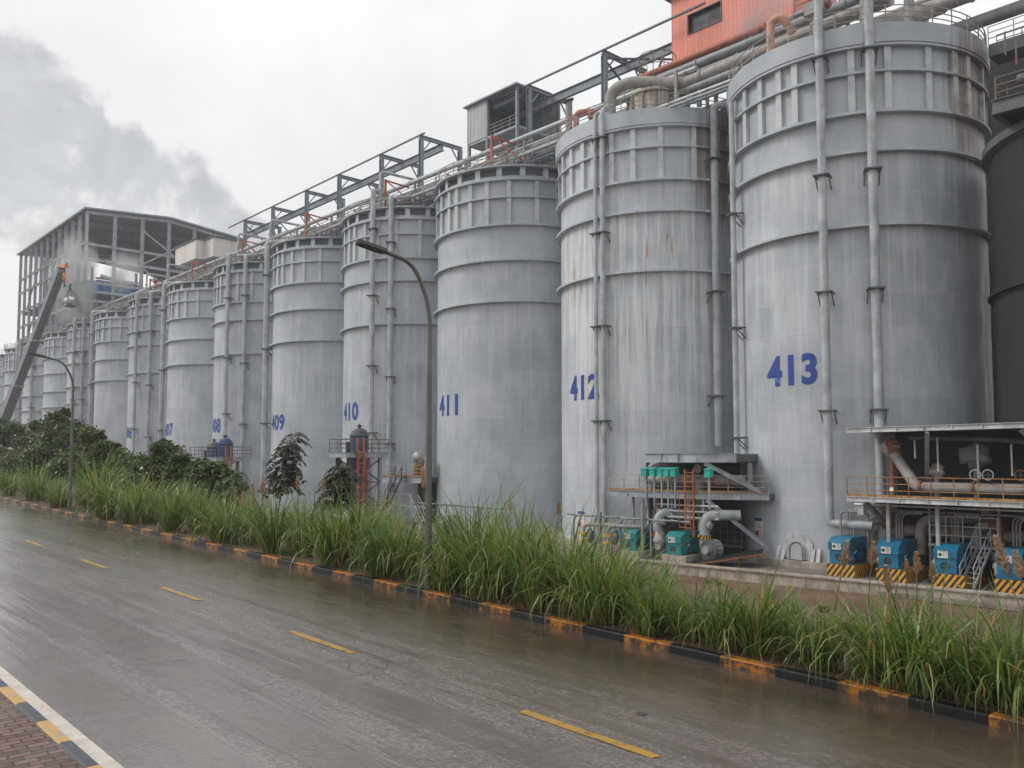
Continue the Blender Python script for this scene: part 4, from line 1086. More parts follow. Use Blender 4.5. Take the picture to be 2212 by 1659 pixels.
# ---------------------------------------------------------------- street lamps
def lamp(x, y, h, tipdy, rise, label):
    z0 = ground_z(x, y)-.05
    t_ = thing('street_lamp', label, 'street lamp', (x, y, z0), 0, 'street lamps on the verge')
    pts = fillet([(x, y, z0), (x, y, z0+h*.88), (x, y-.25*tipdy, z0+h), (x, y-tipdy*.62, z0+h+rise*.55)], .9, 9)
    n = len(pts)
    rs = []
    for p in pts:
        f = min(1, (p.z-z0)/h); rs.append(.082-.036*f)
    MB().tube(pts, rs, 14).build('pole', LAMPM, t_)
    MB().box((x, y, z0+.03), (.36, .36, .04)).build('base_plate', LAMPM, t_)
    MB().box((x, y-.115, z0+.75), (.11, .02, .32)).build('access_door', LAMPH, t_)
    a, b = pts[-1], Vector((x, y-tipdy, z0+h+rise)); d = (b-a).normalized()
    up = d.cross(Vector((1, 0, 0))).normalized()
    if up.z < 0: up = -up
    side = Vector((1, 0, 0))
    m = MB(); prof = [(-.02, .06), (.05, .13), (.35, .15), (.62, .145), (.80, .12), (.88, .05)]
    vs = []
    Lh = (b-a).length/.88
    for s_, w in prof:
        for k, (u, v) in enumerate(((-1, -.035), (1, -.035), (.8, .05), (-.8, .05))):
            vs.append(a+d*(s_*Lh)+side*(u*w)+up*v)
    fs = []
    for i in range(len(prof)-1):
        for k in range(4): fs.append((4*i+k, 4*i+(k+1) % 4, 4*i+4+(k+1) % 4, 4*i+4+k))
    fs += [(3, 2, 1, 0), tuple(4*(len(prof)-1)+k for k in range(4))]
    m.add(vs, fs); ho = m.build('lamp_head', LAMPH, t_)
    m = MB(); c = a+d*(.48*Lh)-up*.042
    m.add([c+d*(u*.22*Lh)+side*(v*.115) for u, v in ((-1, -1), (1, -1), (1, 1), (-1, 1))], [(0, 1, 2, 3)]); m.build('lens', GLASS, ho)
    MB().tube([a-d*.18, a+d*.12], .05, 10).build('socket', LAMPM, t_)
lamp(-15.8, 11.82, 7.35, 1.95, .22, 'tall grey street lamp standing before silo 410, nearest the viewer')
lamp(-43.5, 12.0, 6.9, 1.95, .25, 'grey street lamp standing before the dark trees at left')

# ---------------------------------------------------------------- motors on striped plinths
PANEL_D = paint('panel_ink', (.05, .06, .06), .5)
GREEN = paint('green_disc', (.07, .22, .05), .5)
GRILLE = paint('fan_grille', (.03, .028, .026), .6)
def motor_parts(t_, body, o, panel_dx=0, w=1.12, L=2.25, tagred=False):
    x, y, z = o
    m = MB(); m.prism([(x, y), (x+w*.97, y), (x+w*.97, y+.72), (x, y+.72)], z, z+.74)
    m.build('fan_housing', body, t_)
    MB().box((x+w*.47, y+1.45, z+.42), (w*.82, 1.44, .62)).build('body', body, t_)
    m = MB(); h0, h1, h2 = z+.76, z+1.16, z+1.46
    A = [(x-.05, y-.06, h0), (x+w+.03, y-.06, h0), (x+w+.03, y+L, h0), (x-.05, y+L, h0), (x-.05, y-.06, h1), (x+w+.03, y-.06, h1), (x+w+.03, y+L, h2), (x-.05, y+L, h2), (x-.05, y+.38, h2), (x+w+.03, y+.38, h2)]
    m.add(A, [(3, 2, 1, 0), (0, 1, 5, 4), (4, 5, 9, 8), (8, 9, 6, 7), (2, 3, 7, 6), (1, 2, 6, 9, 5), (0, 4, 8, 7, 3)])
    hood = m.build('hood', body, t_)
    MB().box((x+w/2, y+L/2, h0-.006), (w-.06, L-.1, .02)).build('seam', BLACK, hood)
    cx, cz = x+w*.46, z+.38
    m = MB()
    m.add([(cx+.215*cos(2*pi*k/28), y-.012, cz+.215*sin(2*pi*k/28)) for k in range(28)], [tuple(range(28))])
    g = m.build('fan_grille', GRILLE, t_)
    m = MB()
    m.box((cx, y-.02, cz), (.43, .012, .022)); m.box((cx, y-.028, cz), (.022, .012, .43))
    m.tube([(cx+.225*cos(2*pi*k/28), y-.015, cz+.225*sin(2*pi*k/28)) for k in range(29)], .018, 6, caps=False)
    m.build('guard', body, g)
    px = x+.22+panel_dx
    pn = MB().box((px+.24, y-.075, h0+.20), (.50, .02, .36)).build('name_plate', WHITE, t_)
    m = MB(); m.add([(px+.11+.105*cos(2*pi*k/20), y-.088, h0+.19+.105*sin(2*pi*k/20)) for k in range(20)], [tuple(range(20))]); m.build('emblem', GREEN, pn)
    m = MB(); m.add([(px+.11+.06*cos(2*pi*k/12), y-.092, h0+.19+.06*sin(2*pi*k/12)) for k in range(12)], [tuple(range(12))]); m.build('emblem', PANEL_D, pn)
    m = MB()
    for k in range(5):
        for c2 in (0, 1): m.box((px+.29+c2*.11, y-.088, h0+.08+k*.055), (.085, .008, .02))
    m.box((px+.26, y-.088, h0+.355), (.36, .008, .018))
    m.build('print', PANEL_D, pn)
    m = MB().tube([(x+w*.98, y+.74, z+.55), (x+w*1.02, y+.9, z+.68), (x+w*.9, y+1.0, z+.72)], .03, 6); m.build('handle', WHITE, t_)
    m = MB()
    for k in range(7): m.box((x+w*.47+w*.415, y+.95+k*.16, z+.40), (.04, .05, .50))
    m.build('cooling_fins', body, t_)
    m = MB()
    for k in range(4): m.box((x+w+.036, y+1.25, h0+.12+k*.09), (.012, .7, .03))
    m.build('louvres', BLACK, hood)
    m = MB().tube(fillet([(x+w*1.0, y+.6, z+.25), (x+w*1.12, y+.55, z+.05), (x+w*1.1, y+.2, z-.02), (x+w*.7, y-.12, z+.01)], .15), .025, 6); m.build('cable', BLACK, t_)
    for k in (0, 1): MB().box((x+w*.47, y+.9+k*.9, z+.06), (w*1.0, .16, .1)).build('foot', BLACK, t_)
    MB().tube([(x+w*.47, y+L-.2, z+.42), (x+w*.47, y+L+.28, z+.42)], .16, 12).build('shaft', STEEL_D, t_)
    if tagred:
        s_ = MB().box((x+w+.045, y+.55, h0+.30), (.012, .26, .34)).build('sticker', WHITE, t_)
        m = MB()
        for k in range(3): m.box((x+w+.055, y+.55, h0+.20+k*.1), (.008, .16, .06))
        m.build('print', RED, s_)
def pump_parts(t_, o, wrap=True, mat=None):
    x, y, z = o; mat = mat or PIPE_DUSTY
    MB().tube([(x, y-.35, z+.05), (x, y+.35, z+.05)], [.55, .62], 18).build('volute', mat, t_)
    m = MB()
    for k in range(14):
        a = 2*pi*k/14; m.tube([(x+.58*cos(a), y-.42, z+.05+.58*sin(a)), (x+.58*cos(a), y+.42, z+.05+.58*sin(a))], .035, 5)
    m.tube([(x, y-.40, z+.05), (x, y-.34, z+.05)], .64, 18); m.build('bolted_flange', STEEL_D, t_)
    MB().tube([(x, y-.75, z+.05), (x, y-.36, z+.05)], .26, 12).build('suction', mat, t_)
    MB().box((x, y, z-.55), (.9, .9, .3)).build('foot', STEEL_D, t_)
    if wrap: MB().blob((x-.1, y-.5, z+.45), (.45, .35, .5), jit=.3, seed=int(abs(x)*10)).build('cover', PLASTIC, t_)
MY = 46.9
mot_px = [1792, 1897, 2018, 2152]
mlab = ['left of the four, behind a drooping reed plume', 'second from the left end of the striped row', 'beside the ladder with a cross in its fan hole', 'at the right edge, carrying a red sticker']
plab = ['under the leftmost blue motor', 'under the second blue motor from the left', 'under the blue motor beside the ladder', 'under the blue motor at the right edge']
glab = ['left of the leftmost', 'left of the second', 'left of the third', 'left of the fourth']
for i, px in enumerate(mot_px):
    x = at(px, 1200, y=MY).x
    t_ = thing('plinth', 'black and yellow striped concrete plinth '+plab[i], 'plinth', (x, MY-.12, 0), 0, 'striped plinths')
    MB().box((x+.72, MY+1.25, .31), (1.62, 2.75, .68)).build('block', HAZARD, t_)
    MB().box((x+.72, MY+1.25, .665), (1.50, 2.6, .03)).build('base_frame', STEEL_D, t_)
    t_ = thing('motor', 'boxy blue electric motor '+mlab[i], 'motor', (x, MY, .69), 0, 'blue motors in front of silo 413')
    motor_parts(t_, BLUE, (x, MY, .69), tagred=(i == 3))
    t_ = thing('pump', 'dusty wrapped pump behind blue motor '+mlab[i].split(',')[0], 'pump', (x+.3, MY+3.0, .75), 0, 'pumps behind the motors')
    pump_parts(t_, (x+.5, MY+3.0, 1.0), True)
    MB().blob((x-.28, MY+1.2, 1.0), (.22, .5, .42), jit=.3, seed=i).build('wrap', PLASTIC, t_)
    # riser pipe from each pump
    t_ = thing('riser_pipe', 'dusty riser pipe over blue motor '+mlab[i].split(',')[0], 'pipe', (x+1.3, MY+3, 1.5), 0, 'riser pipes over the motors')
    if i % 2 == 0:
        MB().tube(fillet([(x+1.15, MY+2.6, 1.3), (x+1.15, MY+2.6, 2.9), (x+1.75, MY+3.0, 3.1)], .7, 7), .27, 14).build('pipe', PIPE_DUSTY, t_)
        MB().blob((x+2.0, MY+3.0, 3.0), (.55, .4, .45), jit=.25, seed=i+20).build('valve', RUST, t_)
        MB().tube([(x+1.9, MY+3.0, 3.3), (x+1.7, MY+3.0, 3.9)], .17, 10).build('stem', RUST, t_)
        MB().blob((x+1.6, MY+3.0, 4.05), (.55, .38, .36), jit=.32, seed=i+30).build('cover', PLASTIC, t_)
        MB().tube([(x+1.15, MY+2.6, 1.62), (x+1.15, MY+2.6, 1.80)], .31, 14).build('striped_collar', HAZARD, t_)
    else:
        MB().tube(fillet([(x+1.2, MY+2.6, 1.3), (x+1.2, MY+2.6, 3.25), (x+4.2, MY+4.2, 3.35)], .8, 7), .29, 14).build('pipe', PIPE_DUSTY, t_)
    # twin conduits arching down behind each motor
    t_ = thing('conduit', 'grey cable conduits behind blue motor '+mlab[i].split(',')[0], 'conduit', (x+.1, MY+2.4, 1.4), 0, 'cable conduits')
    for k in (0, 1, 2):
        MB().tube(fillet([(x+.15+k*.16, MY+2.0, 1.4), (x+.15+k*.16, MY+2.0, 3.62-k*.05), (x+1.6, MY+2.0, 3.66-k*.05)], .45, 6), .05, 7).build('pipe', PIPE_DUSTY, t_)
# horizontal cable pipes behind the motors
t_ = thing('conduit_rack', 'three long pale conduits on posts behind the blue motors', 'conduit', (-20, 49.6, 3))
for z in (3.68, 3.95, 4.25): MB().tube([(-24.3, 49.0, z), (-10, 49.0, z-.05)], .055, 7).build('pipe', WHITE if z > 3.7 else PIPE_DUSTY, t_)
for x in (-23.6, -20.1, -16.6, -13): MB().beam((x, 49.15, 0), (x, 49.15, 4.4), .13).build('post', PIPE_DUSTY, t_)
MB().tube(fillet([(-24.9, MY+1.6, 1.2), (-24.9, MY+1.6, 3.55), (-23.2, MY+2.0, 3.45)], .35), .06, 7).build('pipe', PIPE_DUSTY, t_)
t_ = thing('header_pipe', 'fat dusty header pipe lying behind the blue motors', 'pipe', (-18, 50.4, 2.4))
MB().tube([(-23.9, 50.3, 2.5), (-10, 50.3, 2.5)], .33, 14).build('pipe', PIPE_DUSTY, t_)
for x in np.arange(-22, -10, 2.6): MB().tube([(x-.07, 50.3, 2.5), (x+.07, 50.3, 2.5)], .42, 14).build('flange', RUST, t_)
# ladders, steps and guard rails between the motors
def stair(name, label, foot, top, w, mat, rungs=9, rails=True):
    foot, top = Vector(foot), Vector(top); d = top-foot
    h = Vector((d.x, d.y, 0)).normalized(); s_ = Vector((-h.y, h.x, 0))*w/2
    t_ = thing(name, label, 'stairs', foot)
    for k in (-1, 1): MB().beam(foot+s_*k, top+s_*k, .05, .16).build('stringer', mat, t_)
    m = MB()
    for i in range(1, rungs):
        c = foot+d*(i/rungs); m.beam(c-s_, c+s_, .16, .03)
    m.build('treads', mat, t_)
    if rails:
        for k in (-1, 1):
            m = MB(); m.tube([foot+s_*k+Vector((0, 0, 1)), top+s_*k+Vector((0, 0, 1))], .03, 6)
            for f in (.05, .35, .65, .97): m.tube([foot+d*f+s_*k, foot+d*f+s_*k+Vector((0, 0, 1))], .028, 6)
            m.tube([foot+s_*k+Vector((0, 0, .55)), top+s_*k+Vector((0, 0, .55))], .022, 6)
            m.build('handrail', mat, t_)
    return t_
LX = at(2092, 1250, y=47.0).x
stair('steel_stair', 'pale steel stair leaning between the two right blue motors', (LX, 46.7, .05), (LX+.25, 48.6, 2.0), .7, STEEL, 8)
t_ = thing('guard_rail', 'pale square guard railing on the step behind the third blue motor', 'railing', (LX-2, 49.2, 2))
m = MB(); m.box((LX-.8, 49.0, 1.95), (3.6, .9, .1)); m.build('deck', STEEL, t_)
m = MB()
for h in (.5, 1.0, 1.5): m.tube([(LX-2.5, 48.6, 2+h), (LX+.9, 48.6, 2+h)], .03, 6)
for x in np.linspace(LX-2.5, LX+.9, 5): m.tube([(x, 48.6, 2), (x, 48.6, 3.5)], .035, 6)
m.build('rails', STEEL_L, t_)
# ---------------------------------------------------------------- service platform between silos 413 and 414
def deck_platform(label, poly, z0, z1, loc, rail_idx, rail_mat, canopy=None, cz=None, beam=STEEL, post_h=1.08):
    t_ = thing('service_platform', label, 'platform', loc, 0, 'service platforms between the silos')
    MB().prism(poly, z0+.02, z1-.06).build('deck', STEEL_D, t_)
    def band(pl, za, zb, th=.12):
        m = MB()
        for i in range(len(pl)-1):
            a, b = pl[i], pl[i+1]; L = hypot(b[0]-a[0], b[1]-a[1])
            m.ibeam((*a, (za+zb)/2), (*b, (za+zb)/2), zb-za, .2, .03)
            n = int(L/1.5)
            for k in range(1, n):
                m.box((a[0]+(b[0]-a[0])*k/n, a[1]+(b[1]-a[1])*k/n-.05, (za+zb)/2), (.03, .1, zb-za-.06))
        return m
    fr = [poly[i] for i in rail_idx]
    band(fr, z0, z1).build('edge_beam', beam, t_)
    m = MB()
    for i in range(len(fr)-1):
        a, b = Vector((*fr[i], z1)), Vector((*fr[i+1], z1)); L = (b-a).length
        for h in (post_h, post_h*.66, post_h*.33): m.tube([a+Vector((0, 0, h)), b+Vector((0, 0, h))], .026, 6)
        n = max(1, int(L/1.15))
        for k in range(n+1): m.tube([a.lerp(b, k/n), a.lerp(b, k/n)+Vector((0, 0, post_h))], .03, 6)
    m.build('railing', rail_mat, t_)
    m = MB()
    for i in range(len(fr)-1):
        m.beam((fr[i][0], fr[i][1]-.02, z1+.07), (fr[i+1][0], fr[i+1][1]-.02, z1+.07), .02, .12)
    m.build('toe_board', RAIL_Y, t_)
    if canopy:
        MB().prism(canopy, cz[0]+.05, cz[1]-.05).build('canopy_roof', STEEL_D, t_)
        band([canopy[i] for i in rail_idx], cz[0], cz[1]).build('canopy_beam', beam, t_)
    return t_
yP = 46.6
p413 = deck_platform('yellow railed service platform with grey canopy right of silo 413', [(-23.5, yP), (-13, 45.9), (-9, 46.2), (-9, 52.2), (-23.5, 52.2)], 4.22, 4.5, (-19, 47, 0), (0, 1, 2), RAIL_Y,
                     [(-23.6, yP+.3), (-14.6, 45.7), (-8, 45.6), (-8, 52.5), (-23.6, 52.5)], (8.02, 8.3), STEEL_L)
def strut(parent, a, b, w=.26, mat=STEEL): MB().ibeam(a, b, w, w*.8, .035).build('strut', mat, parent)
strut(p413, (-18.9, 46.2, 8.0), (-20.4, 49.6, 5.2)); strut(p413, (-14.4, 45.9, 8.0), (-12.9, 49.6, 5.4))
strut(p413, (-22.6, 46.8, 4.2), (-22.9, 49.9, 2.9)); strut(p413, (-13.2, 46.4, 4.2), (-12.2, 49.9, 2.4))
for x in (-21.5, -18.9, -14.6): MB().beam((x, 47.2, 0), (x, 47.2, 4.2), .18).build('post', STEEL, p413)
MB().box((-16.5, 51.2, 4.1), (12.5, .15, 8.0)).build('shade_panel', RECESS_SHADE, p413)  # added panel: its black stands for the shade under deck and canopy
MB().box((-22.8, 46.9, 3.75), (.35, .5, .5)).build('bracket_box', STEEL, p413)
# pipes and wrapped valves on it
t_ = thing('discharge_pipe', 'dusty fat pipe running along the platform behind the yellow railing', 'pipe', (-16, 47.9, 5))
MB().tube([(-20.2, 47.9, 5.05), (-9, 47.9, 5.05)], .28, 14).build('pipe', PIPE_DUSTY, t_)
MB().tube(fillet([(-20.0, 47.9, 5.05), (-20.3, 48.0, 5.1), (-21.8, 48.6, 7.0)], .4), .29, 14).build('inclined_pipe', PIPE_DUSTY, t_)
for x in (-20.0, -17.3, -14.8, -13.4): MB().tube([(x-.07, 47.9, 5.05), (x+.07, 47.9, 5.05)], .36, 14).build('flange', RUST, t_)
for i, (x, y, z, r, lab) in enumerate(((-21.9, 48.7, 7.15, .55, 'rusty bagged valve at the top of the sloping pipe on the yellow platform'), (-19.6, 48.9, 5.9, .42, 'crumpled pale bag over a valve beside the sloping pipe'),
                                       (-17.7, 49.3, 6.7, .75, 'large dark bagged valve under the right canopy'), (-13.6, 48.6, 6.7, .6, 'grey bag with a white disc at the right edge under the canopy'))):
    t_ = thing('wrapped_valve', lab, 'valve', (x, y, z), 0, 'bagged valves on the platform')
    MB().blob((x, y, z), (r, r*.7, r*.9), jit=.3, seed=i+60, nu=12, nv=9).build('cover', [PLASTIC, PLASTIC, DUCT, STEEL_D][i], t_)
    MB().tube([(x, y+.1, 4.5), (x, y+.1, z-.2)], .16, 10).build('stem', PIPE_DUSTY if i else RUST, t_)
    if i == 0: MB().blob((x+.15, y-.1, z+.1), (.36, .4, .45), jit=.3, seed=3).build('body', RUST, t_)
    if i == 3: MB().tube([(x+.1, y-.5, z), (x+.1, y-.54, z)], .17, 14).build('disc', WHITE, t_)
t_ = thing('hanging_pipes', 'thin pale rods hanging under the right canopy', 'rods', (-18, 48.4, 6.5))
for x, z0, z1 in ((-20.4, 6.6, 7.6), (-19.2, 5.9, 7.7), (-17.2, 5.6, 7.3), (-15.6, 5.7, 7.3)): MB().tube([(x, 48.2, z0), (x, 48.2, z1)], .05, 7).build('rod', WHITE, t_)
MB().tube([(-20.8, 48.5, 7.75), (-16.2, 48.5, 7.55), (-13.6, 48.6, 7.2)], .14, 9).build('pipe', STEEL_D, t_)
for i, x in enumerate((-17.1, -16.5, -15.0)):
    t_ = thing('hand_wheel', ('left', 'middle', 'rusty right')[i]+' valve hand wheel behind the yellow railing', 'hand wheel', (x, 47.5, 5.6), 0, 'hand wheels')
    MB().tube([(x+.26*cos(a), 47.5, 5.75+.26*sin(a)) for a in np.linspace(0, 2*pi, 20)], .03, 6, caps=False).build('rim', RUST if i == 2 else STEEL_L, t_)
    m = MB()
    for a in (0, pi/2): m.beam((x-.25*cos(a), 47.5, 5.75-.25*sin(a)), (x+.25*cos(a), 47.5, 5.75+.25*sin(a)), .03)
    m.tube([(x, 47.5, 5.75), (x, 47.9, 5.4)], .04, 6); m.build('spokes', STEEL_D, t_)
t_ = thing('dial', 'small white round dial hanging on the yellow railing', 'gauge', (-20.9, 46.4, 4.9)); MB().tube([(-20.9, 46.38, 4.95), (-20.9, 46.33, 4.95)], .11, 16).build('face', WHITE, t_)
# ---------------------------------------------------------------- platform between silos 412 and 413
P = [(-41.0, 46.5), (-34.2, 46.5), (-29.8, 48.9), (-29.8, 52.0), (-41.0, 52.0)]
p412 = deck_platform('orange railed service platform with grey canopy between silos 412 and 413', P, 3.98, 4.42, (-35, 47, 0), (0, 1, 2), RAIL,
                     [(-37.9, 46.7), (-33.4, 46.3), (-31.3, 47.6), (-31.3, 52.6), (-37.9, 52.6)], (6.35, 6.95))
strut(p412, (-33.0, 46.6, 6.3), (-30.2, 48.6, 4.5)); strut(p412, (-33.1, 46.9, 3.95), (-30.0, 49.2, .9))
for x in (-39.4, -38.1, -37.3): MB().beam((x, 47.2, 0), (x, 47.2, 4.0), .14).build('post', STEEL, p412)
MB().beam((-31.2, 49.0, 4.42), (-31.2, 49.0, 6.3), .22, .2).build('post', STEEL, p412)
ba, bb = at(1398, 1100, y=49.9).x, at(1599, 1100, y=49.9).x
MB().box(((ba+bb)/2, 49.9, 3.1), (bb-ba, .15, 6.5)).build('shade_panel', RECESS_SHADE, p412)  # added panel, painted black as the shade of the recess between the silos
LXo = at(1489, 1080, y=46.2).x
t_ = thing('ladder', 'rusty orange ladder against the platform between silos 412 and 413', 'ladder', (LXo, 46.2, 1.6))
for k in (-.32, .32): MB().beam((LXo+k, 46.2, 1.6), (LXo+k, 46.2, 5.9), .09).build('stile', ORANGE, t_)
m = MB()
for z in np.arange(1.8, 5.8, .3): m.tube([(LXo-.32, 46.2, z), (LXo+.32, 46.2, z)], .025, 6)
m.build('rungs', ORANGE, t_)
m = MB()
for z in (2.2, 3.3, 4.5): m.tube([(LXo-.42, 46.2, z), (LXo-.42, 45.7, z), (LXo+.42, 45.7, z), (LXo+.42, 46.2, z)], .03, 6)
for k in (-.42, .42): m.tube([(LXo+k, 45.7, 2.2), (LXo+k, 45.7, 4.5)], .025, 6)
m.build('cage', ORANGE, t_)
for i, px in enumerate((1392, 1410, 1426, 1440, 1455, 1529)):
    x = at(px, 1026, y=46.0).x
    t_ = thing('control_box', ('leftmost', 'second', 'third', 'fourth', 'fifth')[i]+' teal box of five in a row on the railing' if i < 5 else 'single teal box right of the orange ladder', 'control box', (x, 46.0, 4.4), 0, 'teal boxes on the railing')
    MB().prism([(x-.21, 45.9), (x+.21, 45.9), (x+.21, 46.3), (x-.21, 46.3)], 5.42, 5.9).build('case', TEAL_BOX, t_)
    m = MB(); m.add([(x-.23, 45.85, 5.88), (x+.23, 45.85, 5.88), (x+.23, 46.33, 5.98), (x-.23, 46.33, 5.98), (x-.23, 45.85, 5.93), (x+.23, 45.85, 5.93), (x+.23, 46.33, 6.03), (x-.23, 46.33, 6.03)],
                    [(3, 2, 1, 0), (4, 5, 6, 7), (0, 1, 5, 4), (1, 2, 6, 5), (2, 3, 7, 6), (3, 0, 4, 7)]); m.build('lid', TEAL_BOX, t_)
    MB().beam((x, 46.15, 3.4), (x, 46.15, 5.42), .08).build('post', STEEL, t_)
t_ = thing('header_pipe', 'dusty rust banded header pipe lying on the platform beside silo 412', 'pipe', (-34, 48, 5))
MB().tube([(-38.5, 48.0, 5.15), (-31.2, 48.2, 5.2)], .36, 14).build('pipe', PIPE_DUSTY, t_)
for x in (-34.8, -33.2): MB().tube([(x-.09, 48.05, 5.17), (x+.09, 48.05, 5.17)], .44, 14).build('flange', RUST, t_)
MB().tube([(-34.4, 48.0, 5.1), (-34.4, 48.0, 3.0)], .3, 12).build('branch', PIPE_DUSTY, t_)
MB().tube(fillet([(-38.4, 48, 4.3), (-38.4, 48, 6.2), (-37.2, 48.6, 6.3)], .4), .26, 12).build('branch', PIPE_DUSTY, t_)
MB().tube([(-38, 49.5, 6.5), (-31.5, 49.5, 6.6)], .3, 12).build('rear_pipe', PIPE_DUSTY, t_)
t_ = thing('pale_disc', 'pale round blind flange above the orange ladder', 'flange', (-34.3, 47.6, 5.8)); MB().tube([(-34.3, 47.6, 5.95), (-34.3, 47.7, 5.95)], .3, 18).build('disc', PIPE_DUSTY, t_)
t_ = thing('conduit_rack', 'three short pale pipes under the platform beside silo 412', 'conduit', (-34.5, 47, 3.2))
for z in (2.75, 3.15, 3.55): MB().tube([(-37.0, 46.9, z), (-32.2, 46.9, z)], .08, 8).build('pipe', STEEL_L, t_)
for x in (-37.1, -35.9, -34.6, -33.4): MB().beam((x, 47.0, 2.4), (x, 47.0, 4.0), .14).build('hanger', RUST if x < -37 else STEEL, t_)
t_ = thing('conduit', 'dark thin pipe frame of arched conduits before silo 412', 'conduit', (-41, 45.6, 1))
for x in (-43.6, -41.6, -39.2, -36.6): MB().tube(fillet([(x, 45.6, .2), (x, 45.6, 2.55), (x+2.2, 45.6, 2.6)], .55, 6), .07, 8).build('pipe', DUCT, t_)
MB().tube([(-44.2, 45.6, 2.6), (-33.6, 45.8, 2.55)], .07, 8).build('pipe', DUCT, t_)
MB().beam((-41.0, 45.5, 0), (-41.0, 45.5, 2.9), .2).build('post', DUCT, t_)
MB().beam((-37.2, 45.5, 0), (-37.2, 45.5, 3.9), .18).build('post', DUCT, t_)
t_ = thing('guard_rail', 'thin pale guard railing before the foot of silo 412', 'railing', (-41, 46.4, 0))
m = MB()
for h in (.5, 1.0, 1.5): m.tube([(-43.4, 46.4, h), (-38, 46.4, h)], .03, 6)
for x in np.linspace(-43.4, -38, 7): m.tube([(x, 46.4, 0), (x, 46.4, 1.5)], .03, 6)
m.build('rails', STEEL_L, t_)
for i, (x, lab) in enumerate(((-42.4, 'slim pipe with orange yellow flanges at the foot of silo 412, left'), (-40.1, 'dark slim pipe with orange yellow flanges, right of its pale twin'))):
    t_ = thing('flanged_pipe', lab, 'pipe', (x, 45.3, 0), 0, 'pipes with orange yellow flanges')
    MB().tube(fillet([(x, 45.3, .1), (x, 45.3, 2.0), (x+3, 45.9, 2.05)], .5, 6), .15, 12).build('pipe', PIPE_DUSTY if i == 0 else DUCT, t_)
    for z in (.85, 1.35): MB().tube([(x, 45.3, z-.09), (x, 45.3, z+.09)], .27, 12).build('flange', paint('amber_flange', (.70, .33, .03), .5, amt=.3), t_)
    MB().blob((x+.5, 45.5, 1.2), (.3, .25, .45), jit=.35, seed=i+9).build('valve', STEEL_D, t_)
for i, (px, lab) in enumerate(((1440, 'teal electric motor on a bare concrete block, clear of the grass'), (1345, 'teal electric motor half hidden by tall grass'))):
    x = at(px, 1195, y=45.3).x
    t_ = thing('plinth', 'bare stained concrete block under the '+('clear' if i == 0 else 'grass hidden')+' teal motor', 'plinth', (x, 45.2, 0), 0, 'bare concrete motor blocks')
    MB().box((x+.75, 46.5, .15), (1.9, 2.9, .62)).build('block', CONC, t_)
    t_ = thing('motor', lab, 'motor', (x, 45.3, .46), 0, 'teal motors near silo 412')
    motor_parts(t_, TEAL, (x, 45.3, .46), w=1.15, L=2.2)
    t_ = thing('pump', 'dusty bolted pump beside the '+('clear' if i == 0 else 'grass hidden')+' teal motor', 'pump', (x+2.6, 46.4, .6), 0, 'pumps near silo 412')
    pump_parts(t_, (x+2.7, 46.4, .85), i == 1)
    t_ = thing('riser_pipe', 'fat grey elbow pipe with striped collar '+('right of the clear teal motor' if i == 0 else 'between the two teal motors'), 'pipe', (x+2.1, 46.4, 1.3), 0, 'elbow pipes with striped collars')
    MB().tube(fillet([(x+2.0, 46.6, .9), (x+2.0, 46.6, 3.0), (x+3.6, 48.2, 3.0)], .75, 8), .33, 16).build('pipe', PIPE, t_)
    MB().tube([(x+2.0, 46.6, 1.5), (x+2.0, 46.6, 1.75)], .42, 16).build('collar', HAZARD, t_)
    MB().blob((x+2.55, 46.4, 2.35), (.22, .2, .25), jit=.3, seed=i).build('valve', PIPE_DUSTY, t_)
    MB().tube(fillet([(x+.9, 47.6, 1.6), (x+.9, 47.6, 3.3), (x+2.6, 47.6, 3.3)], .4), .09, 8).build('conduit', PIPE, t_)
t_ = thing('steel_sheet', 'black ribbed steel sheets lying askew before silo 413', 'sheets', (-32, 46.5, .1))
R_ = Matrix.Rotation(-.16, 3, 'Y') @ Matrix.Rotation(.10, 3, 'X') @ Matrix.Rotation(.5, 3, 'Z')
m = MB(); m.box((-31.6, 46.6, .42), (4.6, 2.2, .06), rot=R_)
for k in range(9): m.box(Vector((-31.6, 46.6, .47))+R_ @ Vector((0, -1.0+k*.25, .02)), (4.6, .09, .05), rot=R_)
m.build('sheet', NEAR_BLACK, t_)
MB().box(Vector((-31.6, 46.6, .40))+R_ @ Vector((.3, -1.14, 0)), (4.5, .06, .12), rot=R_).build('edge_angle', RUST, t_)
t_ = thing('guard_rail', 'dark mesh guard rail in the recess under the platform beside silo 413', 'railing', (-31, 49.5, .8))
m = MB()
for z in (1.2, 1.75, 2.3): m.tube([(-35, 49.6, z), (-32.3, 49.6, z)], .03, 6)
for x in np.linspace(-35, -32.3, 6): m.tube([(x, 49.6, .9), (x, 49.6, 2.3)], .03, 6)
m.box((-33.6, 49.6, .85), (2.8, .12, .14)); m.build('rails', STEEL_D, t_)
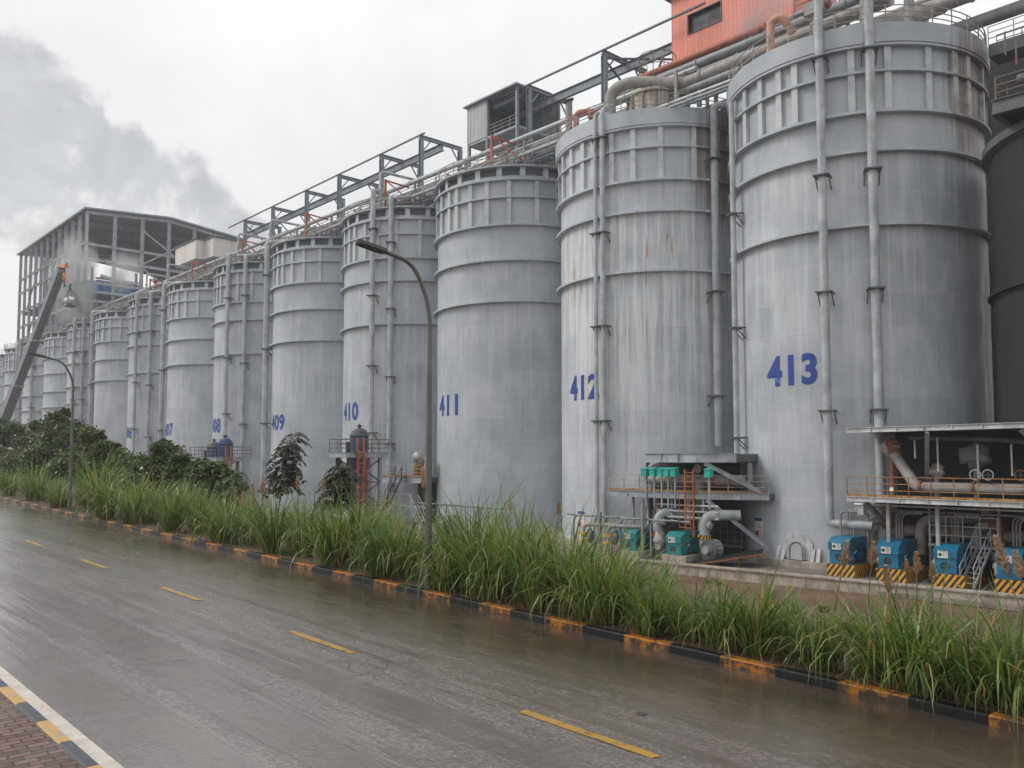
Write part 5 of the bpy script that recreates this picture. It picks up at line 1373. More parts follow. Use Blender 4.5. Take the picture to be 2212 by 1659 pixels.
# ---------------------------------------------------------------- towers before silos 410 and 408
def tower(label, px_corner, px_left, px_right, y, zt, drums):
    xr = at(px_corner, 985, y=y).x; xl = at(px_left, 985, y=y).x
    ya, yb = y, y+14.0                                  # far corner found along the right side
    for _ in range(40):
        ym = (ya+yb)/2; v = Vector((xr, ym, zt-CAMZ)); X = sin(PHI)*v.x+cos(PHI)*v.y; Y = -cos(PHI)*v.x+sin(PHI)*v.y
        if PPX+FPX*X/(cos(PITCH)*Y+sin(PITCH)*v.z) > px_right: yb = ym
        else: ya = ym
    y2 = ya; xc, yc = (xl+xr)/2, (y+y2)/2
    t_ = thing('drive_tower', label, 'tower', (xc, yc, 0), 0, 'drive towers before the silos')
    MB().prism([(xl, y), (xr, y), (xr, y2), (xl, y2)], zt-.42, zt).build('deck', STEEL_D, t_)
    m = MB(); e = [(xl-.05, y2), (xl-.05, y-.05), (xr+.05, y-.05), (xr+.05, y2)]
    for a, b in zip(e[:-1], e[1:]): m.ibeam((*a, zt-.19), (*b, zt-.19), .44, .16, .03)
    m.build('edge_beam', STEEL, t_)
    m = MB(); ee = e+[e[0]]
    for a, b in zip(ee[:-1], ee[1:]):
        a, b = Vector((*a, zt)), Vector((*b, zt)); n = max(2, int((b-a).length/1.0))
        for h in (1.15, .77, .4): m.tube([a+Vector((0, 0, h)), b+Vector((0, 0, h))], .032, 6)
        for k in range(n+1): m.tube([a.lerp(b, k/n), a.lerp(b, k/n)+Vector((0, 0, 1.15))], .034, 6)
    m.build('railing', RAIL_TOP, t_)
    la, lb = y+.55, y2-.55; xa, xb = max(xl+.4, xc-1.4), min(xr-.4, xc+1.4)
    for x in (xa, xb):
        for yy in (la, lb): MB().ibeam((x, yy, 0), (x, yy, zt-.44), .32, .28, .04, up=(1, 0, 0)).build('leg', STEEL_D if yy == la else STEEL, t_)
    m = MB()
    for z0 in np.arange(.6, zt-2, 2.0):
        for x in (xa, xb):
            m.beam((x, la, z0), (x, lb, z0+2.0), .1); m.beam((x+.12, lb, z0), (x+.12, la, z0+2.0), .1); m.beam((x, la, z0), (x, lb, z0), .1)
        m.beam((xa, la, z0), (xb, la, z0+2.0), .1); m.beam((xb, la+.12, z0), (xa, la+.12, z0+2.0), .1)
    m.build('bracing', STEEL_D, t_)
    MB().tube([(xc, yc, 0), (xc, yc, zt-.44)], .70, 16).build('shaft_housing', NAVY, t_)
    # caged ladder up the right-hand face
    lx, ly = xr+.30, y+(y2-y)*.30
    for k in (-.30, .30): MB().beam((lx, ly+k, .2), (lx, ly+k, zt+1.25), .12).build('ladder_stile', ORANGE, t_)
    m = MB()
    for z in np.arange(.5, zt+.2, .32): m.tube([(lx, ly-.3, z), (lx, ly+.3, z)], .03, 6)
    m.build('ladder_rungs', ORANGE, t_)
    m = MB()
    for z in np.arange(2.2, zt+.3, 1.0): m.tube([(lx+.62*sin(a), ly+.45*cos(a), z) for a in np.linspace(0, pi, 9)], .045, 6, caps=False)
    for a in (.5, 1.57, 2.6): m.tube([(lx+.62*sin(a), ly+.45*cos(a), 2.2), (lx+.62*sin(a), ly+.45*cos(a), zt+.2)], .032, 5)
    m.build('ladder_cage', ORANGE, t_)
    y = yc-1.1
    for i, (dx, mat, hh, lab) in enumerate(drums):
        x = xc+dx; z = zt
        d_ = thing('drive_motor', lab, 'motor', (x, y+1.1, z), 0, 'drive motors on the towers')
        MB().lathe([(.78, z+.05), (.78, z+hh), (.73, z+hh+.05)], (x, y+1.1), n=24).build('body', mat, d_)
        m = MB()
        for k in range(10):
            a = 2*pi*k/10; m.box((x+.79*cos(a), y+1.1+.79*sin(a), z+.05+hh*.5), (.08, .06, hh*.9), rz=a)
        m.build('fins', mat, d_)
        MB().lathe([(.86, z+hh+.05), (.86, z+hh+.20), (.72, z+hh+.26), (.66, z+hh+.52), (.42, z+hh+.72), (.2, z+hh+.78), (.01, z+hh+.79)], (x, y+1.1), n=20).build('cowl', paint('dark_cowl', (.085, .095, .115), .5, amt=.3) if i == 0 else NAVY_B, d_)
        m = MB(); m.lathe([(.12, z+hh+.76), (.12, z+hh+.9), (.32, z+hh+.93), (.32, z+hh+.99), (.01, z+hh+1.02)], (x, y+1.1), n=14); m.box((x, y+1.1, z+hh+1.08), (.24, .07, .16)); m.build('cap', BLACK, d_)
        m = MB(); m.box((x-.76, y+.55, z+hh*.35), (.2, .55, hh*.7)); m.build('terminal_box', mat, d_)
tower('grey braced tower with orange caged ladder before silo 410', 747.5, 713, 838, 39, 7.15, [(0, NAVY, 1.35, 'slate blue domed drive motor alone on the tower before silo 410')])
tower('grey braced tower with orange ladder before silo 408, half hidden by trees', 468, 412, 542, 39, 6.8, [(-1.7, NAVY, 1.0, 'dark grey domed drive motor on the tower before silo 408'), (1.2, NAVY_B, 1.35, 'bright blue drive motor with rust on the tower before silo 408')])
# platform and stairs between silos 410 and 411
xl = at(822, 1040, y=48).x
p410 = deck_platform('service platform with black stairs between silos 410 and 411', [(xl, 48), (xl+3.6, 48), (xl+3.6, 48.5), (xl+6.0, 48.5), (xl+6.0, 53.0), (xl, 53.0)], 4.35, 4.95, (xl+3, 48, 0), (0, 1, 2, 3), RAIL)
MB().box((xl+3.2, 52.6, 2.2), (6.4, .15, 4.4)).build('shade_panel', RECESS_SHADE, p410)  # added black panel in place of the shade below this deck
stair('stairs', 'steep black stairs climbing to the platform between silos 410 and 411', (xl+1.2, 46.9, .2), (xl+4.0, 47.4, 4.95), .8, BLACK, 16)
for i, (dx, z) in enumerate(((4.5, 6.1), (6.1, 5.9))):
    t_ = thing('wrapped_valve', ('tall bagged valve at the top of the black stairs', 'small bagged valve at the right end of the platform beside silo 411')[i], 'valve', (xl+dx, 49.3, 4.95), 0, 'bagged valves near silo 411')
    MB().lathe([(.55, 5.0), (.55, 6.2), (.1, 6.3)], (xl+dx, 49.4), n=16).build('body', RUST if i == 0 else PIPE_DUSTY, t_)
    MB().blob((xl+dx, 49.3, z+.6), (.55-.15*i, .45-.1*i, .55-.2*i), jit=.42, seed=40+i).build('cover', PLASTIC, t_)
t_ = thing('brown_pipes', 'red brown pipes and valves in the dark below the black stairs', 'pipes', (xl+2, 46, 2))
for z in (1.2, 1.9, 2.6): MB().tube([(xl-1.5, 46.5, z), (xl+3.5, 46.5, z)], .12, 8).build('pipe', RUST, t_)
for x in (xl-1, xl+1, xl+3): MB().beam((x, 46.6, 0), (x, 46.6, 3), .14).build('post', DUCT, t_)
MB().blob((xl-.6, 46.0, 2.2), (.5, .4, .5), jit=.3, seed=5).build('valve', PLASTIC, t_)
stair('steel_stair', 'pale steel stair and landing left of the foot of silo 411', (-57.2+(-.4), 43.2, .0), (-60.4, 43.6, 2.6), .8, STEEL_L, 9)
t_ = thing('landing', 'pale railed landing between the lamp post and silo 411', 'landing', (-62, 44, 2.4))
MB().box((-61.8, 44, 2.5), (3.2, 1.6, .14)).build('deck', STEEL, t_)
m = MB()
for h in (.5, 1.05): m.tube([(-63.4, 43.2, 2.57+h), (-60.2, 43.2, 2.57+h)], .035, 6)
for x in (-63.4, -61.8, -60.2): m.tube([(x, 43.2, 0), (x, 43.2, 3.62)], .045, 6)
m.build('rails', STEEL_L, t_)
t_ = thing('wall_pipe', 'thin brown pipe on stands across the foot of silo 411', 'pipe', (-58, 46.6, 2.6))
MB().tube([(-64, 46.8, 2.65), (-52.5, 46.8, 2.6)], .09, 8).build('pipe', DUCT, t_)
for x in (-60, -55.5): MB().beam((x, 46.8, 0), (x, 46.8, 2.6), .08).build('stand', DUCT, t_)
t_ = thing('hopper', 'brown rounded metal hopper beside the stair at silo 411', 'hopper', (-55.4, 43.5, 1))
MB().box((-56.6, 44.2, 1.2), (1.6, 1.0, 1.7)).build('case', PIPE_DUSTY, t_); MB().blob((-56.4, 43.6, 1.1), (.5, .3, .62), jit=.05, seed=2).build('bulge', PIPE_DUSTY, t_)
for i, dx in enumerate((0, 1.35)):
    x = at(728, 1085, y=38).x+dx
    t_ = thing('meter_box', ('left', 'right')[i]+' of two small white boxes below the young tree by the tower', 'box', (x, 38, 1.5), 0, 'white boxes by the tower')
    MB().box((x, 38, 2.2), (.95, .6, .8)).build('case', WHITE, t_)
    m = MB()
    for k in range(3): m.box((x-.25+k*.24, 37.69, 2.25), (.12, .03, .34))
    m.build('windows', PANEL_D, t_)
    MB().box((x, 38.1, .9), (1.25, .9, 1.8)).build('base', CONC, t_)
# brackets with short ladders on the sides of the silos, seen in the gaps
for n in (411, 409):
    t_ = thing('wall_ladder', 'dark rungs and small brackets in the gap left of silo %d' % n, 'ladder', polar(n, 178, 8.2, 8), 0, 'wall ladders in the gaps')
    for z in (10, 14.5, 18.5, 22.5): MB().box(polar(n, -158, 8.25, z), (.5, .9, .18)).build('bracket', STEEL_D, t_)
    m = MB()
    for z in np.arange(6, 27, .5): m.box(polar(n, -160, 8.3, z), (.06, .5, .05))
    m.build('rungs', STEEL_D, t_)
# ---------------------------------------------------------------- grass
def leafmat(name, cols, rough=.45, trans=.35, spec=.4):
    t = NT(name); p = t.pos()
    r = t.geo.outputs['Random Per Island']
    ramp = t.n.new('ShaderNodeValToRGB'); t.l.new(r, ramp.inputs[0])
    el = ramp.color_ramp.elements
    for i, (q, c) in enumerate(cols):
        e = el[i] if i < 2 else el.new(q)
        e.position = q; e.color = (*c, 1)
    big = t.noise(p, .5, 3)
    c = t.mix(t.math('MULTIPLY', t.rng(big, .35, .65), .35), ramp.outputs[0], (cols[0][1][0]*.6, cols[0][1][1]*.65, cols[0][1][2]*.6))
    t.set(col=c, rough=rough, spec=spec)
    tr = t.n.new('ShaderNodeBsdfTranslucent'); t.l.new(t.mix(1.0, c, (1.25, 1.3, .8), 'MULTIPLY'), tr.inputs[0])
    mx = t.n.new('ShaderNodeMixShader'); mx.inputs[0].default_value = trans
    t.l.new(t.b.outputs[0], mx.inputs[1]); t.l.new(tr.outputs[0], mx.inputs[2]); t.l.new(mx.outputs[0], t.out.inputs[0])
    return t.m
GRASS = leafmat('grass_blade', [(0, (.055, .105, .022)), (.25, (.10, .175, .035)), (.55, (.165, .25, .055)), (.80, (.26, .32, .09)), (.92, (.42, .36, .15)), (1.0, (.38, .24, .10))], .34, .32, .5)
GRASS_DRY = leafmat('dry_grass_blade', [(0, (.20, .13, .06)), (.5, (.28, .19, .09)), (1.0, (.13, .08, .04))], .6, .2)
def blades(n, R, hmin, hmax, spread, w, rng, segs=6, lean=(0, 0), droop=1.0):
    """curved tapering blades fanning out of one root; returns verts, quads"""
    az = rng.uniform(0, 2*pi, n); rr = R*np.sqrt(rng.uniform(0, 1, n)); az0 = az+rng.normal(0, .7, n)
    L = rng.uniform(hmin, hmax, n)
    th0 = np.abs(rng.normal(.04, .10, n))+.50*spread*rng.uniform(0, 1, n)**1.3
    kap = rng.gamma(2.6, .62, n)*spread*droop
    W = w*rng.uniform(.6, 1.3, n)
    x, y, z = rr*np.cos(az), rr*np.sin(az), np.zeros(n)-.03
    ox, oy = -np.sin(az0), np.cos(az0)
    V = np.zeros((n, segs+1, 2, 3), np.float32)
    tw = rng.normal(0, .5, n)
    for k in range(segs+1):
        t = k/segs
        hw = W*(1-.92*t**1.7)*(.55+.45*min(1, t*4))*.5
        sx, sy = ox*np.cos(tw)+np.cos(az0)*np.sin(tw), oy*np.cos(tw)+np.sin(az0)*np.sin(tw)
        for q, sg in ((0, -1), (1, 1)):
            V[:, k, q, 0] = x+sx*hw*sg+lean[0]*t*L; V[:, k, q, 1] = y+sy*hw*sg+lean[1]*t*L; V[:, k, q, 2] = z
        th = th0+kap*(t+.5/segs)**1.9
        ds = L/segs
        x = x+np.cos(az0)*np.sin(th)*ds; y = y+np.sin(az0)*np.sin(th)*ds; z = z+np.cos(th)*ds
    base = (np.arange(n)*(segs+1)*2)[:, None]
    k = np.arange(segs)[None, :]*2
    Q = np.stack([base+k, base+k+1, base+k+3, base+k+2], -1).reshape(-1, 4)
    return V.reshape(-1, 3), Q
CLUMPS = []
for i in range(7):
    r_ = np.random.default_rng(100+i)
    V, Q = blades(215, .15+.03*(i % 3), .62, 1.38, .95+.16*(i % 4), .029, r_)
    V2, Q2 = blades(40, .30, .35, .7, 1.7, .016, r_)
    me = np_mesh('blades', V, Q, GRASS); md = np_mesh('dry_blades', V2, Q2, GRASS_DRY)
    CLUMPS.append((me, md, V, Q))
def x_for_px(px, y, dz=0):
    lo, hi = -200.0, 20.0
    for _ in range(50):
        x = (lo+hi)/2; z = ground_z(x, y)-CAMZ
        X = sin(PHI)*x+cos(PHI)*y; Y = -cos(PHI)*x+sin(PHI)*y
        Y2 = cos(PITCH)*Y+sin(PITCH)*z
        if PPX+FPX*X/Y2 > px: hi = x
        else: lo = x
    return (lo+hi)/2
front = [(18, 12.7, 1.5, 'low pale grass clump at the left edge of the picture'), (78, 12.9, 2.0, 'rounded pale grass clump standing alone left of the far street lamp'),
 (128, 12.5, 1.5, 'small grass clump just left of the far lamp foot'), (228, 12.3, 2.15, 'large arching pale grass clump just right of the far lamp'),
 (205, 13.6, 2.5, 'tall feathery grass clump behind the large one right of the far lamp'), (292, 12.5, 1.9, 'wide grass clump at the kerb below silo 406'),
 (330, 13.3, 1.6, 'grass clump with one tan blade below the second group of trees'), (372, 12.5, 1.75, 'bright fountain shaped grass clump below silo 407'),
 (430, 13.0, 1.5, 'grass clump hanging over the kerb below the right end of the trees'), (482, 12.5, 1.6, 'yellowish low grass clump below silo 408'),
 (545, 13.0, 1.55, 'grass clump between silo 408 and the leaning young tree'), (592, 12.5, 1.7, 'dense green grass clump at the foot of the leaning young tree'),
 (655, 12.9, 1.65, 'grass clump in front of the second young tree'), (720, 12.4, 1.7, 'tall green grass clump in front of the tower before silo 410'),
 (772, 12.9, 1.8, 'dark bladed grass clump right of the orange ladder tower'), (822, 12.3, 1.4, 'low bright grass clump touching the kerb left of the near lamp'),
 (868, 12.7, 1.75, 'upright grass clump immediately left of the near lamp'), (960, 12.4, 1.5, 'grass clump immediately right of the near lamp'),
 (1015, 13.0, 2.0, 'very tall grass clump before the left edge of silo 411'), (1065, 12.5, 1.75, 'dense grass clump before the middle of silo 411'),
 (1118, 13.0, 1.85, 'tall grass clump before the right half of silo 411'), (1160, 12.4, 1.5, 'arching grass clump at the kerb between silos 411 and 412'),
 (1225, 12.8, 1.75, 'tall grass clump before the foot of silo 412'), (1290, 12.5, 1.65, 'grass clump hiding the lower end of the twin downpipes'),
 (1350, 12.9, 1.5, 'grass clump partly covering the hidden teal motor'), (1405, 12.3, 1.15, 'low bushy grass clump at the kerb below the clear teal motor'),
 (1490, 12.6, 1.2, 'grass clump below the black steel sheets'), (1560, 12.4, 1.2, 'spreading grass clump at the kerb left of the bolted manway'),
 (1632, 12.5, 1.3, 'orange stemmed grass clump straight below the bolted manway'), (1700, 13.1, 1.05, 'sparse grass clump right of the bolted manway'),
 (1768, 12.5, 1.2, 'upright fan of grass standing apart below the leftmost blue motor'), (1905, 12.5, 1.5, 'very large grass clump below the second blue motor'),
 (1985, 12.3, 1.45, 'dense yellow based grass clump hanging over the kerb below the third blue motor'), (2085, 12.5, 1.35, 'broad grass clump below the steel stair between the motors'),
 (2190, 12.6, 1.5, 'grass clump at the right edge of the picture')]
for i, (px, y, h, lab) in enumerate(front):
    y = y-.35; x = x_for_px(px, y); me, md, _, _ = CLUMPS[i % 7]
    t_ = thing('grass_clump', lab, 'grass clump', (x, y, ground_z(x, y)), (i*1.37) % 6.28, 'grass clumps along the kerb')
    t_.scale = (h*.95, h*.95, h*(1.12 if px < 1380 else .96))
    for nm, m_ in (('blades', me), ('dry_blades', md)):
        o = bpy.data.objects.new(nm, m_); COL.objects.link(o); o.parent = t_
# everything behind that row reads as one mass
VV, QQ, off = [], [], 0
def addclump(x, y, h, wide=.85, k=None):
    global off
    k = NR.integers(0, 7) if k is None else k
    V, Q = CLUMPS[k][2], CLUMPS[k][3]
    sel = NR.random(len(V)//14) < .6
    V = V.reshape(-1, 14, 3)[sel].copy(); n = len(V)
    a = NR.uniform(0, 6.28); c, s_ = cos(a), sin(a)
    X = V[..., 0]*c-V[..., 1]*s_; Y = V[..., 0]*s_+V[..., 1]*c
    V[..., 0] = X*h*wide+x; V[..., 1] = Y*h*wide+y; V[..., 2] = V[..., 2]*h+ground_z(x, y)
    VV.append(V.reshape(-1, 3))
    base = (np.arange(n)*14)[:, None]; kk = np.arange(6)[None, :]*2
    QQ.append(np.stack([base+kk, base+kk+1, base+kk+3, base+kk+2], -1).reshape(-1, 4)+off); off += n*14
for i in range(78):
    x = -NR.uniform(9, 72)
    if x > -11:
        y = NR.uniform(12.2, 14.2); h = NR.uniform(.4, .85)
    elif x > -15.5:
        y = NR.uniform(12.6, 16.5); h = NR.uniform(.8, 1.45)-.09*(y-13)
    else:
        y = NR.uniform(13.5, 18.5); h = NR.uniform(.9, 1.65) if x > -42 else NR.uniform(.7, 1.25)
    addclump(x, y, h*1.08)
for i in range(40):       # short weeds on the slope and at the wall foot
    x = -NR.uniform(2, 40); y = NR.uniform(15, 41); addclump(x, y, NR.uniform(.25, .55), 1.3)
for i in range(26):
    x = -NR.uniform(60, 120); y = NR.uniform(12.6, 18); addclump(x, y, NR.uniform(.8, 1.3))
o = bpy.data.objects.new('tall_grass', np_mesh('tall_grass', np.concatenate(VV), np.concatenate(QQ), GRASS)); COL.objects.link(o)
tag(o, 'mass of tall green grass filling the verge behind the kerb clumps', 'grass', kind='stuff')
# dry litter along the verge
VV, QQ, off = [], [], 0
for i in range(2600):
    x = -NR.uniform(-2, 62)**1; y = NR.uniform(KY+.22, 15.0)
    a = NR.uniform(0, 6.28); L = NR.uniform(.15, .55); w = NR.uniform(.003, .007); z = ground_z(x, y)+NR.uniform(.01, .10)
    dx, dy = cos(a)*L, sin(a)*L
    VV += [(x-dy*w/L, y+dx*w/L, z), (x+dy*w/L, y-dx*w/L, z), (x+dx+dy*w/L, y+dy-dx*w/L, z+.03), (x+dx-dy*w/L, y+dy+dx*w/L, z+.03)]
    QQ.append((off, off+1, off+2, off+3)); off += 4
o = bpy.data.objects.new('dry_litter', np_mesh('dry_litter', VV, QQ, GRASS_DRY)); COL.objects.link(o)
tag(o, 'dry brown grass litter lying on the verge soil', 'litter', kind='stuff')
# low creeping weeds at the soil, thick enough to break up the bare ground
WEED = leafmat('weed_leaf', [(0, (.045, .075, .02)), (.5, (.07, .11, .03)), (1.0, (.12, .14, .045))], .5, .25)
VV, QQ, off = [], [], 0
for i in range(7000):
    x = -NR.uniform(-2, 70); y = NR.uniform(KY+.25, 17); 
    if NR.random() < .45 and (sin(x*1.3)+sin(y*2.1+x*.4)) < .2: continue
    a = NR.uniform(0, 6.28); L = NR.uniform(.05, .16); z = ground_z(x, y)+NR.uniform(.0, .09)
    dx, dy = cos(a)*L, sin(a)*L
    VV += [(x, y, z), (x+dx*.5-dy*.3, y+dy*.5+dx*.3, z+.04), (x+dx, y+dy, z+.02), (x+dx*.5+dy*.3, y+dy*.5-dx*.3, z+.04)]
    QQ.append((off, off+1, off+2, off+3)); off += 4
o = bpy.data.objects.new('ground_weeds', np_mesh('ground_weeds', VV, QQ, WEED)); COL.objects.link(o)
tag(o, 'small green weeds creeping over the verge soil', 'weeds', kind='stuff')
# ---------------------------------------------------------------- reed plumes
PLUME = leafmat('plume_hair', [(0, (.42, .27, .21)), (.5, (.58, .40, .32)), (1.0, (.68, .52, .42))], .7, .35)
STALK = paint('reed_stalk', (.16, .13, .05), .6)
def plume(px, py, y, hh, lab, tilt=0.0, basey=None, seed=0):
    top = at(px, py, y=y); R = np.random.default_rng(seed)
    zb = ground_z(top.x, y); rootx = top.x-tilt*1.5
    t_ = thing('reed_plume', lab, 'reed plume', (rootx, y, zb), 0, 'reed plumes above the grass')
    root = Vector((rootx, y, zb)); pts = [root, root.lerp(top, .5)+Vector((-tilt*.25, 0, .12)), top]
    k0 = top+(root-top).normalized()*hh
    MB().tube([root, root.lerp(top, .5)+Vector((-tilt*.12, 0, .05)), k0, top], [.012, .010, .007, .004], 6).build('stalk', STALK, t_)
    VV, QQ = [], []
    ax = (top-k0)
    for i in range(260):
        f = R.uniform(0, 1)**.8; c = k0+ax*f
        a = R.uniform(0, 2*pi); L = hh*(.42*(1-f)+.13)*R.uniform(.6, 1.1)
        d = (Vector((cos(a), sin(a), 0))*.62+ax.normalized()*.75+Vector((.15, 0, 0)))*L
        s_ = Vector((-sin(a), cos(a), 0))*.010
        m_ = c+d*.6+Vector((0, 0, -.02)); e = c+d+Vector((0, 0, -L*.35))
        b = len(VV); VV += [c-s_*.5, c+s_*.5, m_+s_, m_-s_, e+s_*.4, e-s_*.4]
        QQ += [(b, b+1, b+2, b+3), (b+3, b+2, b+4, b+5)]
    o = bpy.data.objects.new('head', np_mesh('head', [(v-root) for v in VV], QQ, PLUME)); COL.objects.link(o); o.parent = t_
for i, (px, py, y, hh, tl, lab) in enumerate([
 (1828, 1168, 12.9, .42, .2, 'pink reed plume crossing the leftmost blue motor'), (1885, 1170, 13.1, .38, .1, 'slim pink reed plume between the two left blue motors'),
 (1912, 1222, 12.6, .40, -.1, 'drooping pink reed plume on the striped plinth of the second motor'), (1978, 1192, 12.7, .34, 0, 'bushy pink reed plume right of the second blue motor'),
 (1957, 1208, 13.4, .22, 0, 'small brown reed plume on the front of the second blue motor'), (2012, 1214, 12.9, .26, 0, 'small pink reed plume at the left of the third blue motor'),
 (2150, 1158, 12.4, .50, -.35, 'leaning brown reed plume left of the right edge motor'), (2192, 1190, 12.2, .36, -.2, 'brown reed plume before the right edge motor'),
 (1207, 1082, 14.2, .34, .1, 'pink reed plume before the edge of silos 411 and 412'), (1102, 1078, 14.6, .28, 0, 'faint pink reed plume before silo 411'),
 (914, 1010, 15.0, .62, -.15, 'fluffy brown reed plume just left of the near lamp post'), (567, 1024, 15.5, .85, 0, 'upright pink reed plume at the left of the leaning young tree'),
 (545, 1044, 15.0, .80, -.3, 'broad pink reed plume below the blue motor tower'), (508, 1052, 14.2, .5, .1, 'slim tan reed plume left of the broad pink one'),
 (525, 1062, 14.0, .6, .25, 'leaning tan reed plume beside the broad pink one'), (642, 1028, 16.0, .55, -.15, 'pink reed plume between the two young trees'),
 (700, 1030, 15.0, .6, .15, 'tan reed plume before the second young tree'), (345, 1068, 13.6, .4, .3, 'thin tan reed plume below silo 407')]):
    plume(px, py, y, hh, lab, tl, seed=i+300)
# ---------------------------------------------------------------- trees
LEAF = leafmat('tree_leaf', [(0, (.018, .040, .010)), (.35, (.040, .075, .017)), (.65, (.085, .130, .030)), (.88, (.16, .205, .055)), (1.0, (.25, .21, .07))], .28, .34, .65)
LEAF_D = leafmat('dark_leaf', [(0, (.012, .020, .010)), (.6, (.020, .034, .014)), (1.0, (.045, .06, .02))], .4, .12, .5)
LEAF_Y = leafmat('young_leaf', [(0, (.03, .055, .014)), (.6, (.05, .095, .02)), (1.0, (.11, .17, .035))], .4, .3, .5)
def leaf_quads(C, sizes, rng, droop=.35, asp=.62):
    """folded diamond leaves lying mostly flat, tips drooping"""
    n = len(C); az = rng.uniform(0, 2*pi, n); el = rng.normal(-droop, .45, n); ro = rng.normal(0, .5, n)
    d = np.stack([np.cos(az)*np.cos(el), np.sin(az)*np.cos(el), np.sin(el)], -1)
    s0 = np.stack([-np.sin(az), np.cos(az), np.zeros(n)], -1); u0 = np.cross(d, s0)
    s_ = s0*np.cos(ro)[:, None]+u0*np.sin(ro)[:, None]; u = np.cross(d, s_)
    L = sizes[:, None]; w = L*asp*.5
    V = np.stack([C, C+d*L*.42+s_*w+u*w*.35, C+d*L, C+d*L*.42-s_*w+u*w*.35], 1)
    Q = (np.arange(n)*4)[:, None]+np.arange(4)[None, :]
    return V.reshape(-1, 3), Q
def tree(name, label, px, py_top, y, hw_px, n_cl, leaves, mat, size=(.18, .36), lean=0.0, seed=0, group='dark trees behind the grass', low=.10, tips=()):
    rng = np.random.default_rng(seed)
    top = at(px, py_top, y=y); x = top.x; zb = ground_z(x, y); H = top.z-zb
    depth = -cos(PHI)*x+sin(PHI)*y; hw = 1.3*hw_px*depth/FPX; n_cl = int(n_cl*1.6)
    t_ = thing(name, label, 'tree', (x, y, zb), 0, group)
    root = Vector((x-lean, y, zb)); crowns = []
    for i in range(n_cl):
        f = rng.uniform(low, .97) if i else .95
        rad = hw*(1-.75*max(0, f-.45)/.55)*(.55+.45*min(1, f/.25))
        a = rng.uniform(0, 2*pi); q = sqrt(rng.uniform(.05, 1))*rad
        crowns.append(Vector((x-lean*(1-f)+cos(a)*q, y+sin(a)*q, zb+H*f)))
    for (tx, ty) in tips: crowns.append(at(tx, ty+9, y=y))
    m = MB(); mid = root+Vector((lean*.4, 0, H*.30)); m.tube([root-Vector((0, 0, .1)), root+Vector((lean*.15, .05, H*.15)), mid], [.11, .095, .075], 7)
    for c in crowns[::2]:
        m.tube([mid-Vector((0, 0, H*.05)), mid.lerp(c, .5)+Vector((rng.normal(0, .15), rng.normal(0, .15), H*.05)), c], [.05, .03, .010], 5)
    m.build('trunk', BARK, t_)
    C = []
    for c in crowns:
        r = hw*rng.uniform(.24, .42)*(1 if c.z-zb < H*.8 else .6); k = int(4.2*leaves/len(crowns)*rng.uniform(.6, 1.4))
        v = rng.normal(0, 1, (k, 3)); v /= np.linalg.norm(v, axis=1)[:, None]
        v *= (np.abs(rng.normal(0, .62, k)))[:, None]*np.array([r, r, r*.6])
        C.append(v+np.array(c))
    C = np.concatenate(C); C[:, 2] = np.maximum(C[:, 2], zb+.12)
    V, Q = leaf_quads(C-np.array([x, y, zb]), rng.uniform(size[0], size[1], len(C)), rng)
    o = bpy.data.objects.new('crown', np_mesh('crown', V, Q, mat)); COL.objects.link(o); o.parent = t_
    return t_
tree('tree', 'leafy dark tree at the left edge below the crane boom', 28, 912, 25, 62, 26, 5200, LEAF, seed=1)
tree('tree', 'tallest of the dark trees, just left of the far lamp post', 132, 882, 23, 50, 26, 5200, LEAF, seed=2, tips=((140, 878), (128, 886), (118, 905), (165, 912)))
tree('tree', 'dark tree behind the far lamp post', 205, 935, 22, 56, 26, 5200, LEAF, seed=3, tips=((212, 928), (235, 950), (190, 925)))
tree('tree', 'low dark tree at the right end of the left group, below silo 405', 268, 985, 21, 46, 20, 3800, LEAF, seed=4, tips=((280, 985), (250, 968)))
tree('tree', 'dark tree with a slim leader before silo 407', 358, 958, 20, 56, 22, 4600, LEAF, seed=5, tips=((353, 948), (357, 956), (370, 980), (310, 985)))
tree('tree', 'bright leaved bushy tree under the tower with two blue motors', 455, 1005, 19.5, 58, 24, 4600, LEAF, seed=6, tips=((430, 992), (440, 998), (500, 1032), (405, 1010)))
tree('tree', 'dense low dark tree between the two tree groups', 312, 1005, 21, 44, 18, 3400, LEAF, seed=7)
tree('tree', 'yellowish dark tree in the bottom of the left group', 70, 960, 19, 60, 22, 4200, LEAF, seed=8)
tree('tree', 'shadowed dark bush low behind the far lamp', 160, 985, 19, 62, 20, 3800, LEAF, seed=9)
for q_ in ((92, 902, 24, 52, 11), (172, 918, 22.5, 50, 12), (238, 955, 21.5, 44, 13), (8, 905, 27, 60, 14), (405, 985, 20, 46, 15)):
    tree('tree', {11: 'dark tree filling the gap left of the tallest one', 12: 'broad dark tree hiding the base of the far silos right of the far lamp', 13: 'leafy dark tree on the right slope of the left group', 14: 'rearmost dark tree at the left edge under the crane boom', 15: 'small dark tree between the slim leader tree and the bright leaved one'}[q_[4]],
         q_[0], q_[1], q_[2], q_[3], 26, 4600, LEAF, seed=q_[4])
